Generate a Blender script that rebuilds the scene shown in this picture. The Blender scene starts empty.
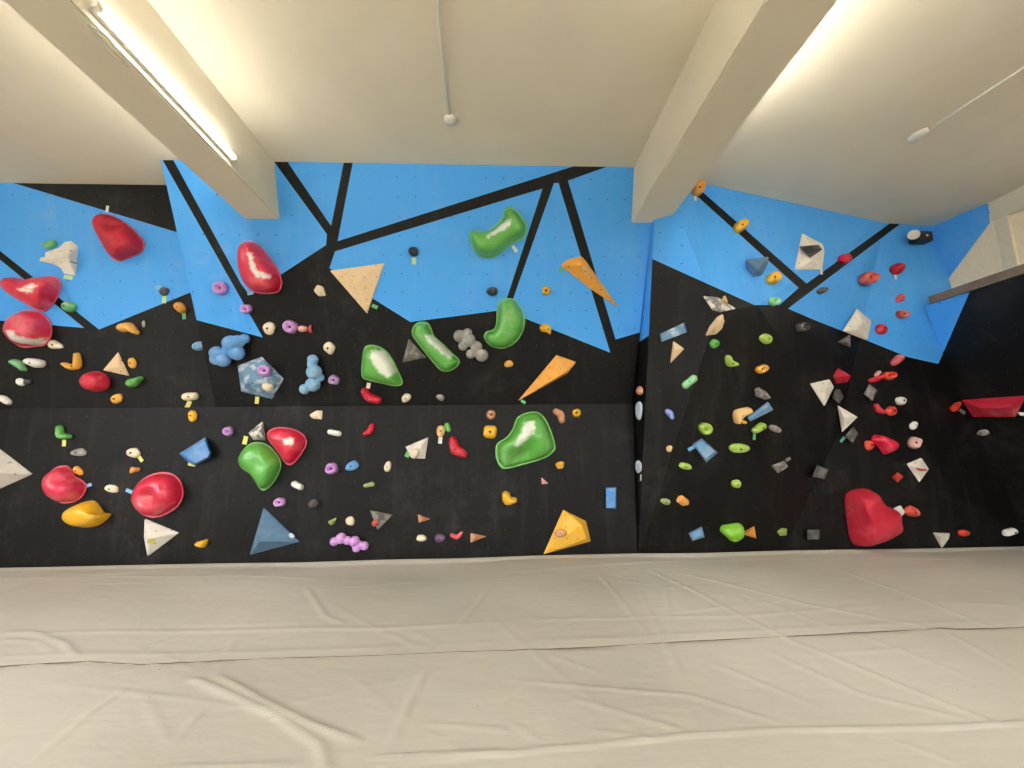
import bpy, bmesh, math, random
import numpy as np
from mathutils import Vector, Matrix, geometry, noise
from mathutils.bvhtree import BVHTree

R_ = math.radians
COL = bpy.context.scene.collection

# ------------------------------------------------------------------ camera
F = 400.0
YAW, PIT, ROL = R_(2.3), R_(8.67), R_(.7)
CAM = Vector((0, 0, 1.3))
_f = Vector((math.sin(YAW) * math.cos(PIT), math.cos(YAW) * math.cos(PIT), math.sin(PIT)))
_r = Vector((math.cos(YAW), -math.sin(YAW), 0))
_u = _r.cross(_f)
RIGHT = _r * math.cos(ROL) - _u * math.sin(ROL)
UP = _u * math.cos(ROL) + _r * math.sin(ROL)
cd = bpy.data.cameras.new('camera')
cam = bpy.data.objects.new('camera', cd)
COL.objects.link(cam)
m3 = Matrix((RIGHT, UP, -_f)).transposed()
cam.matrix_world = Matrix.Translation(CAM) @ m3.to_4x4()
cd.sensor_width = 36
cd.lens = 36 * F / 1024
cd.clip_start = .02
bpy.context.scene.camera = cam


def ray(x, y):
    return _f * F + RIGHT * (x - 512) + UP * (384 - y)


def at_y(x, y, Y):
    d = ray(x, y)
    return CAM + d * (Y / d.y)


def at_z(x, y, Z):
    d = ray(x, y)
    return CAM + d * ((Z - CAM.z) / d.z)


def at_x(x, y, X):
    d = ray(x, y)
    return CAM + d * (X / d.x)


def at_plane(x, y, co, n):
    d = ray(x, y)
    return CAM + d * ((co - CAM).dot(n) / d.dot(n))


# ------------------------------------------------------------------ materials
def lin(c):
    return tuple(((v / 255) / 12.92 if v / 255 <= .04045 else ((v / 255 + .055) / 1.055) ** 2.4) for v in c) + (1,)


class NT:
    def __init__(s, name):
        s.m = bpy.data.materials.new(name)
        s.m.use_nodes = True
        s.t = s.m.node_tree
        s.b = s.t.nodes['Principled BSDF']

    def n(s, kind, **kw):
        x = s.t.nodes.new(kind)
        for k, v in kw.items():
            if k in x.inputs:
                x.inputs[k].default_value = v
            else:
                setattr(x, k, v)
        return x

    def l(s, a, b):
        s.t.links.new(a, b)

    def math(s, op, a, b=None, c=None):
        x = s.n('ShaderNodeMath', operation=op)
        for i, v in enumerate((a, b, c)):
            if v is None:
                continue
            if isinstance(v, (int, float)):
                x.inputs[i].default_value = v
            else:
                s.l(v, x.inputs[i])
        return x.outputs[0]

    def mix(s, fac, a, b):
        x = s.n('ShaderNodeMix', data_type='RGBA')
        for sock, v in ((x.inputs[0], fac), (x.inputs[6], a), (x.inputs[7], b)):
            if isinstance(v, (int, float)):
                sock.default_value = v
            elif isinstance(v, tuple):
                sock.default_value = v
            else:
                s.l(v, sock)
        return x.outputs[2]

    def ramp(s, v, lo, hi):
        x = s.n('ShaderNodeMapRange')
        x.clamp = True
        s.l(v, x.inputs[0])
        x.inputs[1].default_value = lo
        x.inputs[2].default_value = hi
        return x.outputs[0]

    def coords(s):
        return s.n('ShaderNodeTexCoord').outputs['Object']

    def noise(s, co, scale, detail=3, rough=.55, stretch=None):
        if stretch:
            mp = s.n('ShaderNodeMapping')
            mp.inputs['Scale'].default_value = stretch
            s.l(co, mp.inputs[0])
            co = mp.outputs[0]
        x = s.n('ShaderNodeTexNoise')
        x.inputs['Scale'].default_value = scale
        x.inputs['Detail'].default_value = detail
        x.inputs['Roughness'].default_value = rough
        s.l(co, x.inputs['Vector'])
        return x.outputs[0]

    def bump(s, h, strength, dist=.01):
        x = s.n('ShaderNodeBump')
        x.inputs['Strength'].default_value = strength
        x.inputs['Distance'].default_value = dist
        s.l(h, x.inputs['Height'])
        s.l(x.outputs[0], s.b.inputs['Normal'])


def dots(t, co, pitch, rad, third='Z', first='X'):
    """mask of the T-nut holes drilled on a square grid"""
    sp = t.n('ShaderNodeSeparateXYZ')
    t.l(co, sp.inputs[0])
    a = t.math('SUBTRACT', t.math('FRACT', t.math('MULTIPLY', sp.outputs[first], 1 / pitch)), .5)
    b = t.math('SUBTRACT', t.math('FRACT', t.math('MULTIPLY', sp.outputs[third], 1 / pitch)), .5)
    d = t.math('SQRT', t.math('ADD', t.math('MULTIPLY', a, a), t.math('MULTIPLY', b, b)))
    return t.math('LESS_THAN', d, rad / pitch)


def wall_paint(name, base, dot, chalk, amount, rough, first='X'):
    t = NT(name)
    co = t.coords()
    n1 = t.noise(co, 1.3, 5, .62)
    n2 = t.noise(co, 5.5, 6, .7)
    n3 = t.noise(co, 1.0, 3, .6, (7, 1, .8))
    sm = t.math('MULTIPLY', t.ramp(n1, .5, .74), t.ramp(n2, .42, .7))
    streak = t.math('MULTIPLY', t.ramp(n3, .52, .8), .45)
    sm = t.math('MULTIPLY', t.math('ADD', sm, streak), amount)
    c = t.mix(sm, lin(base), lin(chalk))
    n4 = t.noise(co, 2.2, 2)
    sp = t.noise(co, 48, 2)
    specks = t.math('MULTIPLY', t.ramp(sp, .70, .76), .35 * amount * 4 if amount < .2 else .3)
    c = t.mix(specks, c, lin(chalk))
    dm = t.math('MULTIPLY', dots(t, co, .2, .0075, 'Z', first), t.ramp(n4, .40, .55))
    c = t.mix(dm, c, lin(dot))
    t.l(c, t.b.inputs['Base Color'])
    t.b.inputs['Roughness'].default_value = rough
    t.b.inputs['Specular IOR Level'].default_value = .24
    t.bump(n2, .06, .004)
    return t.m


def plain(name, c, rough=.5, var=.0, scale=6, spec=.5, bump=0, metal=0):
    t = NT(name)
    if var or bump:
        co = t.coords()
        n = t.noise(co, scale, 4)
        if var:
            a = lin(tuple(v * (1 - var) for v in c))
            b = lin(tuple(min(255, v * (1 + var)) for v in c))
            t.l(t.mix(t.ramp(n, .3, .7), a, b), t.b.inputs['Base Color'])
        else:
            t.b.inputs['Base Color'].default_value = lin(c)
        if bump:
            n2 = t.noise(co, scale * 10, 4)
            t.bump(n2, bump, .004)
    else:
        t.b.inputs['Base Color'].default_value = lin(c)
    t.b.inputs['Roughness'].default_value = rough
    t.b.inputs['Specular IOR Level'].default_value = spec
    t.b.inputs['Metallic'].default_value = metal
    return t.m


def hold_mat(name, c, rough=.5, chalk=.35, gloss=0, edge=(.45, .72), holes=False, chalk_col=(232, 226, 214), scale=7):
    t = NT(name)
    oi = t.n('ShaderNodeObjectInfo')
    ad = t.n('ShaderNodeVectorMath', operation='ADD')
    t.l(t.coords(), ad.inputs[0])
    t.l(oi.outputs['Location'], ad.inputs[1])
    co = ad.outputs[0]
    n = t.noise(co, scale, 5, .65)
    n2 = t.noise(co, 30, 3)
    a = t.mix(n2, lin(tuple(v * .93 for v in c)), lin(tuple(min(255, v * 1.05) for v in c)))
    cc = t.mix(t.math('MULTIPLY', t.ramp(n, *edge), chalk), a, lin(chalk_col))
    at = t.n('ShaderNodeAttribute', attribute_name='chalk')  # whitens traced patches: real chalk and painted highlights alike
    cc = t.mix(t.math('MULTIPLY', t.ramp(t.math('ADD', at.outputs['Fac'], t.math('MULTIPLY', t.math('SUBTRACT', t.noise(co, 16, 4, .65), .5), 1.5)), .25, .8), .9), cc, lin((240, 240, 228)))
    if holes:
        cc = t.mix(t.math('MULTIPLY', dots(t, t.coords(), .13, .007, 'Y'), .8), cc, lin((70, 58, 48)))
    t.l(cc, t.b.inputs['Base Color'])
    t.b.inputs['Roughness'].default_value = rough
    t.b.inputs['Coat Weight'].default_value = gloss
    t.b.inputs['Coat Roughness'].default_value = .12
    t.bump(t.noise(co, 160, 2), .15 if not gloss else .04, .002)
    return t.m


M = {}
M['wall_blue'] = wall_paint('blue_wall_paint', (78, 170, 252), (26, 80, 150), (190, 215, 240), .2, .45)
M['wall_black'] = wall_paint('black_wall_paint', (8, 7.5, 7), (58, 57, 55), (118, 114, 110), .17, .5)
M['side_blue'] = wall_paint('blue_side_paint', (78, 170, 252), (26, 80, 150), (190, 215, 240), .2, .45, 'Y')
M['side_black'] = wall_paint('black_side_paint', (13, 13.5, 14), (58, 57, 55), (118, 114, 110), .17, .5, 'Y')
M['seam'] = plain('seam_black', (14, 14, 15), .7)
M['ceiling'] = plain('ceiling_plaster', (230, 219, 194), .9, .02, 1.2, .2, .06)
M['cream'] = plain('cream_wall_paint', (248, 222, 174), .85, .02, 2, .2, .05)
M['rear'] = plain('rear_wall_paint', (225, 218, 205), .85, .02, 2, .2)
M['concrete'] = plain('concrete', (150, 146, 140), .9, .05, 3)
M['ledge'] = plain('ledge_wood', (120, 104, 90), .7, .08, 9)
M['white_plastic'] = plain('white_plastic', (226, 220, 206), .45)
M['metal'] = plain('grey_metal', (150, 150, 150), .35, metal=.8)
M['bolt'] = plain('dark_bolt', (42, 38, 36), .45, metal=.4)
M['dark_plastic'] = plain('dark_plastic', (38, 36, 36), .5)
M['cable'] = plain('cable_sheath', (196, 188, 168), .6)

HC = {
    'red': ((205, 22, 52), .42, .14), 'orangered': ((226, 66, 40), .5, .15), 'pink': ((226, 92, 104), .55, .35),
    'coral': ((214, 82, 66), .55, .3), 'palepink': ((236, 176, 172), .6, .3),
    'green': ((94, 178, 76), .45, .22), 'mint': ((150, 226, 160), .5, .3), 'lime': ((166, 200, 80), .5, .22), 'sage': ((150, 168, 88), .55, .25),
    'emerald': ((70, 178, 96), .5, .4),
    'yellow': ((244, 184, 34), .45, .15), 'amber': ((242, 178, 72), .5, .2), 'orange': ((240, 160, 54), .5, .18),
    'cream': ((244, 228, 196), .6, .3), 'white': ((244, 240, 232), .6, .2), 'tan': ((214, 150, 112), .6, .25), 'gold': ((232, 190, 120), .55, .35),
    'purple': ((210, 152, 222), .5, .25), 'plum': ((112, 78, 116), .55, .25), 'lilac': ((190, 150, 206), .5, .3),
    'blue': ((98, 160, 220), .5, .25), 'sky': ((130, 184, 222), .55, .35), 'periwinkle': ((128, 156, 226), .5, .2),
    'iceblue': ((206, 222, 238), .5, .3), 'steel': ((98, 130, 160), .55, .25),
    'black': ((40, 42, 46), .4, .2), 'charcoal': ((66, 64, 64), .5, .35), 'grey': ((150, 146, 142), .6, .45),
}
for k, (c, r, ch) in HC.items():
    M[k] = hold_mat('hold_' + k, c, r, ch)
M['red_gloss'] = hold_mat('hold_red_gloss', (216, 32, 66), .34, .2, .5, (.5, .8), scale=4)
M['pink_chalked'] = hold_mat('hold_red_chalked', (206, 40, 66), .42, .85, .2, (.47, .62), scale=4)
M['rose_gloss'] = hold_mat('hold_rose_gloss', (220, 48, 80), .36, .3, .4, (.46, .8), scale=4)
M['crimson'] = hold_mat('hold_crimson', (190, 24, 52), .62, .06, 0)
M['green_gloss'] = hold_mat('hold_green_gloss', (96, 176, 72), .34, .22, .5, (.52, .74), scale=4)
M['green_chalked'] = hold_mat('hold_green_chalked', (84, 180, 66), .38, .95, .3, (.50, .60), scale=3.2, chalk_col=(222, 232, 208))
M['lime_gloss'] = hold_mat('hold_lime_gloss', (124, 190, 34), .45, .15, .2)
M['vol_lightblue'] = hold_mat('volume_light_blue', (118, 168, 212), .5, .45)
M['yellow_gloss'] = hold_mat('hold_yellow_gloss', (240, 180, 24), .4, .1, .3)
M['red_rim'] = hold_mat('rim_red', (236, 92, 116), .45, .2)
M['green_rim'] = hold_mat('rim_green', (128, 204, 104), .45, .2)
M['yellow_rim'] = hold_mat('rim_yellow', (236, 178, 40), .45, .2)
M['vol_cream'] = hold_mat('volume_cream', (236, 205, 160), .65, .25, holes=True)
M['vol_white'] = hold_mat('volume_white', (242, 235, 222), .65, .4, holes=True, chalk_col=(206, 190, 168))
M['vol_orange'] = hold_mat('volume_orange', (248, 172, 62), .55, .15, holes=True)
M['vol_yellow'] = hold_mat('volume_yellow', (244, 184, 50), .5, .12, holes=True)
M['vol_steel'] = hold_mat('volume_steel', (86, 124, 156), .55, .12)
M['vol_chalkblue'] = hold_mat('volume_chalky_blue', (104, 142, 172), .6, .8, edge=(.5, .62), scale=9, chalk_col=(214, 222, 228))
M['vol_blue'] = hold_mat('volume_blue', (74, 140, 206), .5, .3)
M['vol_grey'] = hold_mat('volume_grey', (120, 114, 110), .65, .6, scale=12)
M['vol_darkgrey'] = hold_mat('volume_dark_grey', (68, 66, 66), .6, .35)
M['vol_dark'] = hold_mat('volume_dark', (50, 50, 50), .6, .2)
M['vol_chalkgrey'] = hold_mat('volume_chalky_grey', (128, 126, 126), .7, .95, edge=(.45, .56), scale=14)
M['vol_redpaint'] = hold_mat('volume_red', (216, 46, 70), .45, .5, .2, edge=(.5, .66), scale=4, chalk_col=(236, 130, 140))
for k, c in {'white': (232, 232, 226), 'palegreen': (186, 226, 170), 'green': (110, 190, 120), 'lightblue': (130, 190, 232), 'yellow': (226, 222, 120),
             'teal': (110, 180, 170), 'grey': (130, 130, 128), 'cream': (236, 222, 200), 'red': (214, 40, 60)}.items():
    M['tape_' + k] = plain('tape_' + k, c, .6, .04, 40)


def mat_cover():
    t = NT('beige_canvas')
    co = t.coords()
    n = t.noise(co, .8, 4)
    c = t.mix(t.ramp(n, .3, .7), lin((193, 187, 175)), lin((203, 197, 185)))
    w = t.noise(co, 3.0, 6, .65, (.5, 1.6, 1))
    c = t.mix(t.math('MULTIPLY', t.ramp(w, .62, .8), .25), c, lin((196, 184, 162)))
    s = t.noise(co, 24, 2)
    c = t.mix(t.math('MULTIPLY', t.ramp(s, .77, .80), .5), c, lin((96, 84, 70)))
    t.l(c, t.b.inputs['Base Color'])
    t.b.inputs['Roughness'].default_value = .8
    t.b.inputs['Specular IOR Level'].default_value = .25
    h = t.math('ADD', t.math('MULTIPLY', t.noise(co, 2.2, 5, .6, (.5, 1.5, 1)), 1.0), t.math('MULTIPLY', t.noise(co, 9, 4, .6, (.4, 1.6, 1)), .3))
    t.bump(h, .3, .03)
    return t.m


M['canvas'] = mat_cover()


def lamp_mat(name, c, s):
    t = NT(name)
    t.b.inputs['Base Color'].default_value = (1, 1, 1, 1)
    t.b.inputs['Emission Color'].default_value = c
    t.b.inputs['Emission Strength'].default_value = s
    return t.m


# ------------------------------------------------------------------ mesh helpers
def link(name, me, mats, parent=None, mw=None):
    o = bpy.data.objects.new(name, me)
    for m in mats if isinstance(mats, (list, tuple)) else [mats]:
        me.materials.append(m)
    COL.objects.link(o)
    if parent:
        o.parent = parent
    if mw is not None:
        o.matrix_world = mw
    return o


def from_bm(name, bm, mats, parent=None, mw=None, smooth=False):
    me = bpy.data.meshes.new(name)
    bmesh.ops.recalc_face_normals(bm, faces=bm.faces)
    bm.to_mesh(me)
    bm.free()
    if smooth:
        for p in me.polygons:
            p.use_smooth = True
    return link(name, me, mats, parent, mw)


def tag(o, label, cat, group=None):
    o['label'] = label
    o['category'] = cat
    if group:
        o['group'] = group
    return o


def struct(o):
    o['kind'] = 'structure'
    return o


def box_bm(bm, x0, x1, y0, y1, z0, z1):
    vs = [bm.verts.new((x, y, z)) for x in (x0, x1) for y in (y0, y1) for z in (z0, z1)]
    for q in ((0, 1, 3, 2), (4, 6, 7, 5), (0, 4, 5, 1), (2, 3, 7, 6), (0, 2, 6, 4), (1, 5, 7, 3)):
        bm.faces.new([vs[i] for i in q])


def tube_bm(bm, pts, r, seg=10, cap=True):
    pts = [Vector(p) for p in pts]
    rings = []
    for i, p in enumerate(pts):
        d = (pts[min(i + 1, len(pts) - 1)] - pts[max(i - 1, 0)]).normalized()
        a = d.cross(Vector((0, 0, 1)) if abs(d.z) < .9 else Vector((1, 0, 0))).normalized()
        b = d.cross(a)
        rings.append([bm.verts.new(p + (a * math.cos(2 * math.pi * k / seg) + b * math.sin(2 * math.pi * k / seg)) * r) for k in range(seg)])
    for i in range(len(rings) - 1):
        for k in range(seg):
            bm.faces.new((rings[i][k], rings[i][(k + 1) % seg], rings[i + 1][(k + 1) % seg], rings[i + 1][k]))
    if cap:
        bm.faces.new(rings[0])
        bm.faces.new(rings[-1])


def in_poly(p, poly):
    x, y = p
    c = False
    n = len(poly)
    for i in range(n):
        x0, y0 = poly[i][0], poly[i][1]
        x1, y1 = poly[(i + 1) % n][0], poly[(i + 1) % n][1]
        if (y0 > y) != (y1 > y) and x < (x1 - x0) * (y - y0) / (y1 - y0) + x0:
            c = not c
    return c


# ------------------------------------------------------------------ the painted climbing walls
CEIL = 4.43
ZB = 1.8                    # where the upright lower panels end
FACETS = []                 # (pixel outline, plane point, plane normal) used to seat the holds


def plane3(a, b, c):
    n = (b - a).cross(c - a).normalized()
    if n.dot(CAM - a) < 0:
        n = -n
    return a, n


def paint_wall(name, facets, paints, back=.45, side=False):
    """facets: list of (pixel outline, point, normal). paints: list of (pixel polygon, material index)."""
    bm = bmesh.new()
    cache = {}

    def vert(p):
        k = tuple(round(v, 4) for v in p)
        if k not in cache:
            cache[k] = bm.verts.new(p)
        return cache[k]
    for outl, co, n in facets:
        pts, edges = [], []
        for poly in [outl] + [p for p, _ in paints]:
            b = len(pts)
            pts += [Vector((p[0], p[1])) for p in poly]
            edges += [(b + i, b + (i + 1) % len(poly)) for i in range(len(poly))]
        v2, _, tris, _, _, _ = geometry.delaunay_2d_cdt(pts, edges, [], 0, 1e-4)
        for t in tris:
            q = [v2[i] for i in t]
            c = ((q[0].x + q[1].x + q[2].x) / 3, (q[0].y + q[1].y + q[2].y) / 3)
            if not in_poly(c, outl):
                continue
            mi = 0
            for poly, idx in paints:
                if in_poly(c, poly):
                    mi = idx
            try:
                f = bm.faces.new([vert(at_plane(p.x, p.y, co, n)) for p in q])
                f.material_index = mi
            except ValueError:
                pass
        FACETS.append((outl, co, n))
    for f in bm.faces:
        f.normal_update()
        if f.normal.dot(CAM - f.calc_center_median()) < 0:
            f.normal_flip()
    be = [e for e in bm.edges if e.is_boundary]
    r = bmesh.ops.extrude_edge_only(bm, edges=be)
    for v in [g for g in r['geom'] if isinstance(g, bmesh.types.BMVert)]:
        v.co.y += back
    me = bpy.data.meshes.new(name)
    bm.to_mesh(me)
    bm.free()
    o = link(name, me, [M['side_black' if side else 'wall_black'], M['side_blue' if side else 'wall_blue'], M['seam'], M['cream']])
    return struct(o)


def px(crop, pts):
    x0, y0, s = CROPS[crop]
    return [(x0 + s * p[0], y0 + s * p[1]) for p in pts]


CROPS = {'A': (0, 170, 180 / 1024), 'B': (0, 295, 180 / 1024), 'C': (0, 420, 180 / 922), 'D': (160, 150, 180 / 1024), 'E': (160, 275, 180 / 1024),
         'F': (160, 400, 180 / 813), 'G': (320, 160, 180 / 1024), 'H': (320, 285, 180 / 1024), 'I': (320, 405, 180 / 838), 'J': (460, 160, 180 / 1024),
         'K': (460, 285, 180 / 1024), 'L': (460, 405, 180 / 838), 'M': (620, 170, 160 / 1024), 'N': (620, 280, 160 / 1024), 'O': (620, 380, 160 / 1024),
         'P': (620, 460, 160 / 1024), 'Q': (760, 200, 180 / 1024), 'R': (760, 320, 180 / 1024), 'S': (760, 430, 180 / 987), 'T': (880, 180, 144 / 922),
         'U': (880, 290, 144 / 790), 'V': (880, 420, 144 / 790), 'Z': (0, 0, 1), 'W': (0, 0, 300 / 1024)}

LOW = (Vector((0, 4.985, 0)), Vector((0, -1, 0)))
up_main = plane3(Vector((0, 5, ZB)), Vector((1, 5, ZB)), Vector((0, 4.10, CEIL)))
up_left = plane3(Vector((0, 5, ZB)), Vector((1, 5, ZB)), Vector((0, 4.535, CEIL)))


def zrow(xs, Y, Z):
    """pixel row of the horizontal line y=Y, z=Z at the pixel columns xs"""
    out = []
    for x in xs:
        lo, hi = 60., 760.
        for _ in range(40):
            m = (lo + hi) / 2
            if at_y(x, m, Y).z > Z:
                lo = m
            else:
                hi = m
        out.append((x, lo))
    return out


brk = lambda xs: zrow(xs, 5, ZB)
brl = lambda xs: zrow(xs, 4.985, ZB)
bot = lambda xs: zrow(xs, 4.985, -.3)
topm = lambda xs: zrow(xs, 4.10, CEIL + .02)
topl = lambda xs: zrow(xs, 4.535, CEIL + .02)

main_paint = [
    ([(161.8, 150), (110, 150), (150, 305), (197.8, 320.4), (262.8, 337.4), (161.8, 158.8)], 1),
    (px('D', [(72, -60), (565, -60), (640, 55), (950, 480), (945, 540), (510, 826), (460, 760), (72, 50)]), 1),
    ([(278, 145), (346, 145), (343.7, 163), (331.2, 225.5), (329.6, 223.8), (286.6, 160.5)], 1),
    ([(355.2, 150), (625, 150), (337.6, 241.2)], 1),
    ([(335, 251.4), (542.6, 188.5), (503, 310), (410.5, 322), (373.6, 299), (329.5, 268)], 1),
    ([(554, 183), (558.5, 183), (610.3, 352.7), (508.5, 311.8)], 1),
    ([(568, 180.7), (640, 154.8), (680, 150), (680, 319), (639.3, 332.5), (615.6, 339.5)], 1),
]
struct_main = paint_wall('wall_back', [
    (topm([160.5, 280, 400, 520, 662]) + [(652, 222)] + brk([632, 420])[:1] + brk([420, 216]), *up_main),
    (brl([-90, 60, 216, 320, 420, 560, 633]) + bot([638, 420, 228, 60, -90]), *LOW)], main_paint)
left_paint = [
    ([(-80, 155), (16.7, 184), (175.8, 231.9), (240, 251), (240, 273), (189.9, 292.6), (99, 329.5), (0, 250.9), (-80, 187)], 1),
    ([(-80, 196), (0, 259.7), (84.4, 328), (0, 320.5), (-80, 313)], 1),
]
paint_wall('wall_left', [
    (topl([-90, 0, 90, 186]) + brk([217, 100, -90]), *up_left)], left_paint, .3)

# faceted right section: corner points given by picture column and depth
Bl, Br = at_y(639.5, 575, 4.985), at_y(1060, 585, 4.90)
vx = {'a': at_y(657, 158, 4.10), 'hl': None, 'b': at_y(690, 177, 4.33), 'e': at_y(717, 313, 4.10), 'f': at_y(757, 305, 4.27), 'c': at_y(885, 221, 5.2),
      'd': at_y(944, 224, 5.27), 'g': at_y(840, 430, 4.86), 'k': at_y(962, 345, 5.12)}


def P2(v):
    d = Vector(v) - CAM
    z = d.dot(_f)
    return (512 + F * d.dot(RIGHT) / z, 384 - F * d.dot(UP) / z)


vx['bl'] = Vector((Bl.x, 4.985, -.05))
vx['br'] = Vector((Br.x, 4.90, -.05))
vx['bm'] = vx['bl'].lerp(vx['br'], .34)
vx['bn'] = vx['bl'].lerp(vx['br'], .62)
vx['h'] = vx['bl'].lerp(vx['a'], .50)
tri = lambda *ks: ([P2(vx[k]) for k in ks], *plane3(*[vx[k] for k in ks]))
right_paint = [
    (px('Z', [(600, 108.3), (640, 144.5), (798.7, 287.9), (779.3, 305), (754.4, 305), (654.4, 259.8), (600, 235)]), 1),
    ([(655, 150), (806.6, 283.5), (889, 224), (935, 190), (935, 140), (655, 140)], 1),
    ([(788, 308.6), (897, 226.4), (990, 160), (1100, 150), (1100, 240), (993, 240), (938.3, 363.8), (907.7, 357), (865.5, 340), (814.5, 320)], 1),
]
paint_wall('wall_right', [tri('a', 'e', 'h'), tri('a', 'b', 'e'), tri('b', 'f', 'e'), tri('h', 'e', 'bl'), tri('e', 'bm', 'bl'), tri('e', 'f', 'bm'), tri('f', 'g', 'bm'),
                          tri('b', 'c', 'f'), tri('c', 'g', 'f'), tri('c', 'd', 'k'), tri('c', 'k', 'g'), tri('g', 'k', 'br'), tri('g', 'br', 'bn'), tri('g', 'bn', 'bm')],
           right_paint, .02)
# side of the right section that faces the main panel
bm = bmesh.new()
za = at_y(657, 327, 4.35).z
def edge_at(z):
    t = (z + .05) / (vx['a'].z + .05)
    return vx['bl'].lerp(vx['a'], t)
p = [edge_at(-.05), edge_at(2.55), edge_at(CEIL + .05)]
q = [v + Vector((-.015, .6, 0)) for v in p]
vs = [bm.verts.new(v) for v in p + q]
bm.faces.new((vs[0], vs[1], vs[4], vs[3])).material_index = 0
bm.faces.new((vs[1], vs[2], vs[5], vs[4])).material_index = 1
struct(from_bm('trim_1', bm, [M['wall_black'], M['wall_blue']]))
FACETS.append(([P2(edge_at(0)), P2(edge_at(2.5)), (632, 380), (632, 405), (636, 553)], edge_at(1) + Vector((-.004, 0, 0)), Vector((-1, -.03, 0)).normalized()))

# overhanging black panel at the far right with its ledge
la, lb, lc = Vector((5.93, 5.02, 3.13)), Vector((5.96, 3.2, 3.13)), Vector((6.56, 4.95, 0))
rp = plane3(la, lb, lc)
lo = lc + (lc - la) * .1
rout = [P2(la + Vector((.0, .06, 0))), P2(lb), P2(Vector((lo.x + .04, 3.2, -.3))), P2(Vector((lo.x, 5.0, -.3)))]
paint_wall('wall_right_overhang', [(rout, *rp)],
           [([(900, 298), (971, 289), (938.3, 363.8), (900, 364)], 1)], .01, True)
bm = bmesh.new()
box_bm(bm, 5.905, 6.3, 3.2, 5.0, 3.13, 3.235)
led = struct(from_bm('trim_2', bm, M['ledge']))

# plain room walls, ceiling, concrete floor
cx0, cy0 = 6.47, 5.30
side = lambda y: cx0 + (cy0 - y) * .22
corner = (Vector((side(cy0), cy0, 0)), Vector((side(4.0), 4.0, 0)), Vector((side(4), 4.0, 1)))
sp = plane3(*corner)
so = [P2((side(cy0), cy0, CEIL + .05)), P2((side(3.3), 3.3, CEIL + .05)), P2((side(3.3), 3.3, 2.6)), P2((side(cy0), cy0, 2.6))]
paint_wall('wall_side', [(so, *sp)], [
    (so, 3), ([(900, 150), (985, 150), (988.5, 203), (990, 223), (940, 290), (930, 302), (900, 300)], 1)], .01, True)
def wallbox(name, m, *b):
    bm = bmesh.new()
    box_bm(bm, *b)
    return struct(from_bm(name, bm, m))
wallbox('floor', M['concrete'], -7.6, 8.6, -6.2, 6.0, -.45, -.3)
wallbox('ceiling', M['ceiling'], -7.6, 8.6, -6.2, 6.0, CEIL, CEIL + .2)
wallbox('wall_building', M['cream'], -7.6, 8.6, 5.7, 5.9, -.3, CEIL)
bm = bmesh.new()
for b in ((-6.2, -4.6, -.3, CEIL), (2.4, 5.7, -.3, CEIL), (-4.6, 2.4, -.3, .8), (-4.6, 2.4, 3.6, CEIL)):  # opening added in this unseen wall to bring in side fill light
    box_bm(bm, -7.6, -7.4, *b)
struct(from_bm('wall_west', bm, M['rear']))
wallbox('wall_east', M['rear'], 8.4, 8.6, -6.2, 5.7, -.3, CEIL)
# wall behind the camera: piers and lintel round three wide window openings added to light the room
bm = bmesh.new()
for x0, x1 in ((-7.6, -6.2), (-2.6, -1.6), (2.0, 3.0), (6.6, 8.6)):
    box_bm(bm, x0, x1, -6.2, -6.0, -.3, CEIL)
for x0, x1 in ((-6.2, -2.6), (-1.6, 2.0), (3.0, 6.6)):
    box_bm(bm, x0, x1, -6.2, -6.0, -.3, .5)
    box_bm(bm, x0, x1, -6.2, -6.0, 4.0, CEIL)
struct(from_bm('wall_front', bm, M['rear']))

# ceiling beams
def beam(x0, x1, zb, y1, y0=-6):
    bm = bmesh.new()
    box_bm(bm, x0, x1, y0, y1, zb, CEIL + .01)
    bmesh.ops.bevel(bm, geom=[e for e in bm.edges if abs(e.verts[0].co.y - e.verts[1].co.y) > 1 and e.verts[0].co.z < zb + .01], offset=.012, segments=2, affect='EDGES')
    return struct(from_bm('ceiling_beam', bm, M['ceiling']))
BX = [(-2.828, -2.437), (1.596, 2.028)]
ZBM = 3.862
beam(*BX[0], ZBM, 4.42)
beam(*BX[1], ZBM, 4.42)
b3 = side(4.69)
beam(b3, b3 + .5, 4.15, 5.4)
pb = at_x(1013, 245, b3)
wallbox('wall_pillar', M['cream'], b3 + .004, b3 + .5, pb.y, 5.4, 2.6, 4.16)

# ------------------------------------------------------------------ the canvas mat
CRE = []   # (polyline of floor points, height, width)
def cre(dx, dy, s, pts, h, w):
    CRE.append(([at_z(dx + s * a, dy + s * b, 0) for a, b in pts], h, w))
c6 = lambda pts, h, w: cre(0, 540, .5, pts, h, w)
c7 = lambda pts, h, w: cre(512, 540, .5, pts, h, w)
c6([(-60, 187), (0, 185), (300, 180), (520, 175), (760, 172), (1024, 158)], .016, .035)
c6([(-60, 252), (0, 250), (180, 239), (300, 246), (460, 234), (600, 228), (1024, 216)], -.03, .014)
c6([(-60, 235), (0, 232), (180, 226), (460, 220), (1024, 200)], .012, .05)
c6([(155, 235), (130, 205), (60, 180), (0, 180)], .03, .03)
c6([(110, 225), (80, 200), (0, 195)], .018, .03)
c6([(430, 265), (520, 315), (620, 360), (725, 395)], .034, .03)
c6([(380, 275), (400, 280), (560, 350), (640, 400), (660, 456)], .028, .04)
c6([(855, 250), (800, 360), (785, 400)], .022, .028)
c6([(730, 425), (1024, 415)], .018, .02)
c6([(610, 90), (650, 150), (690, 165)], .022, .03)
c6([(0, 100), (140, 75), (300, 60)], .012, .03)
c6([(60, 440), (180, 340), (260, 290)], .012, .02)
c6([(320, 220), (385, 255)], .016, .02)
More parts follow.
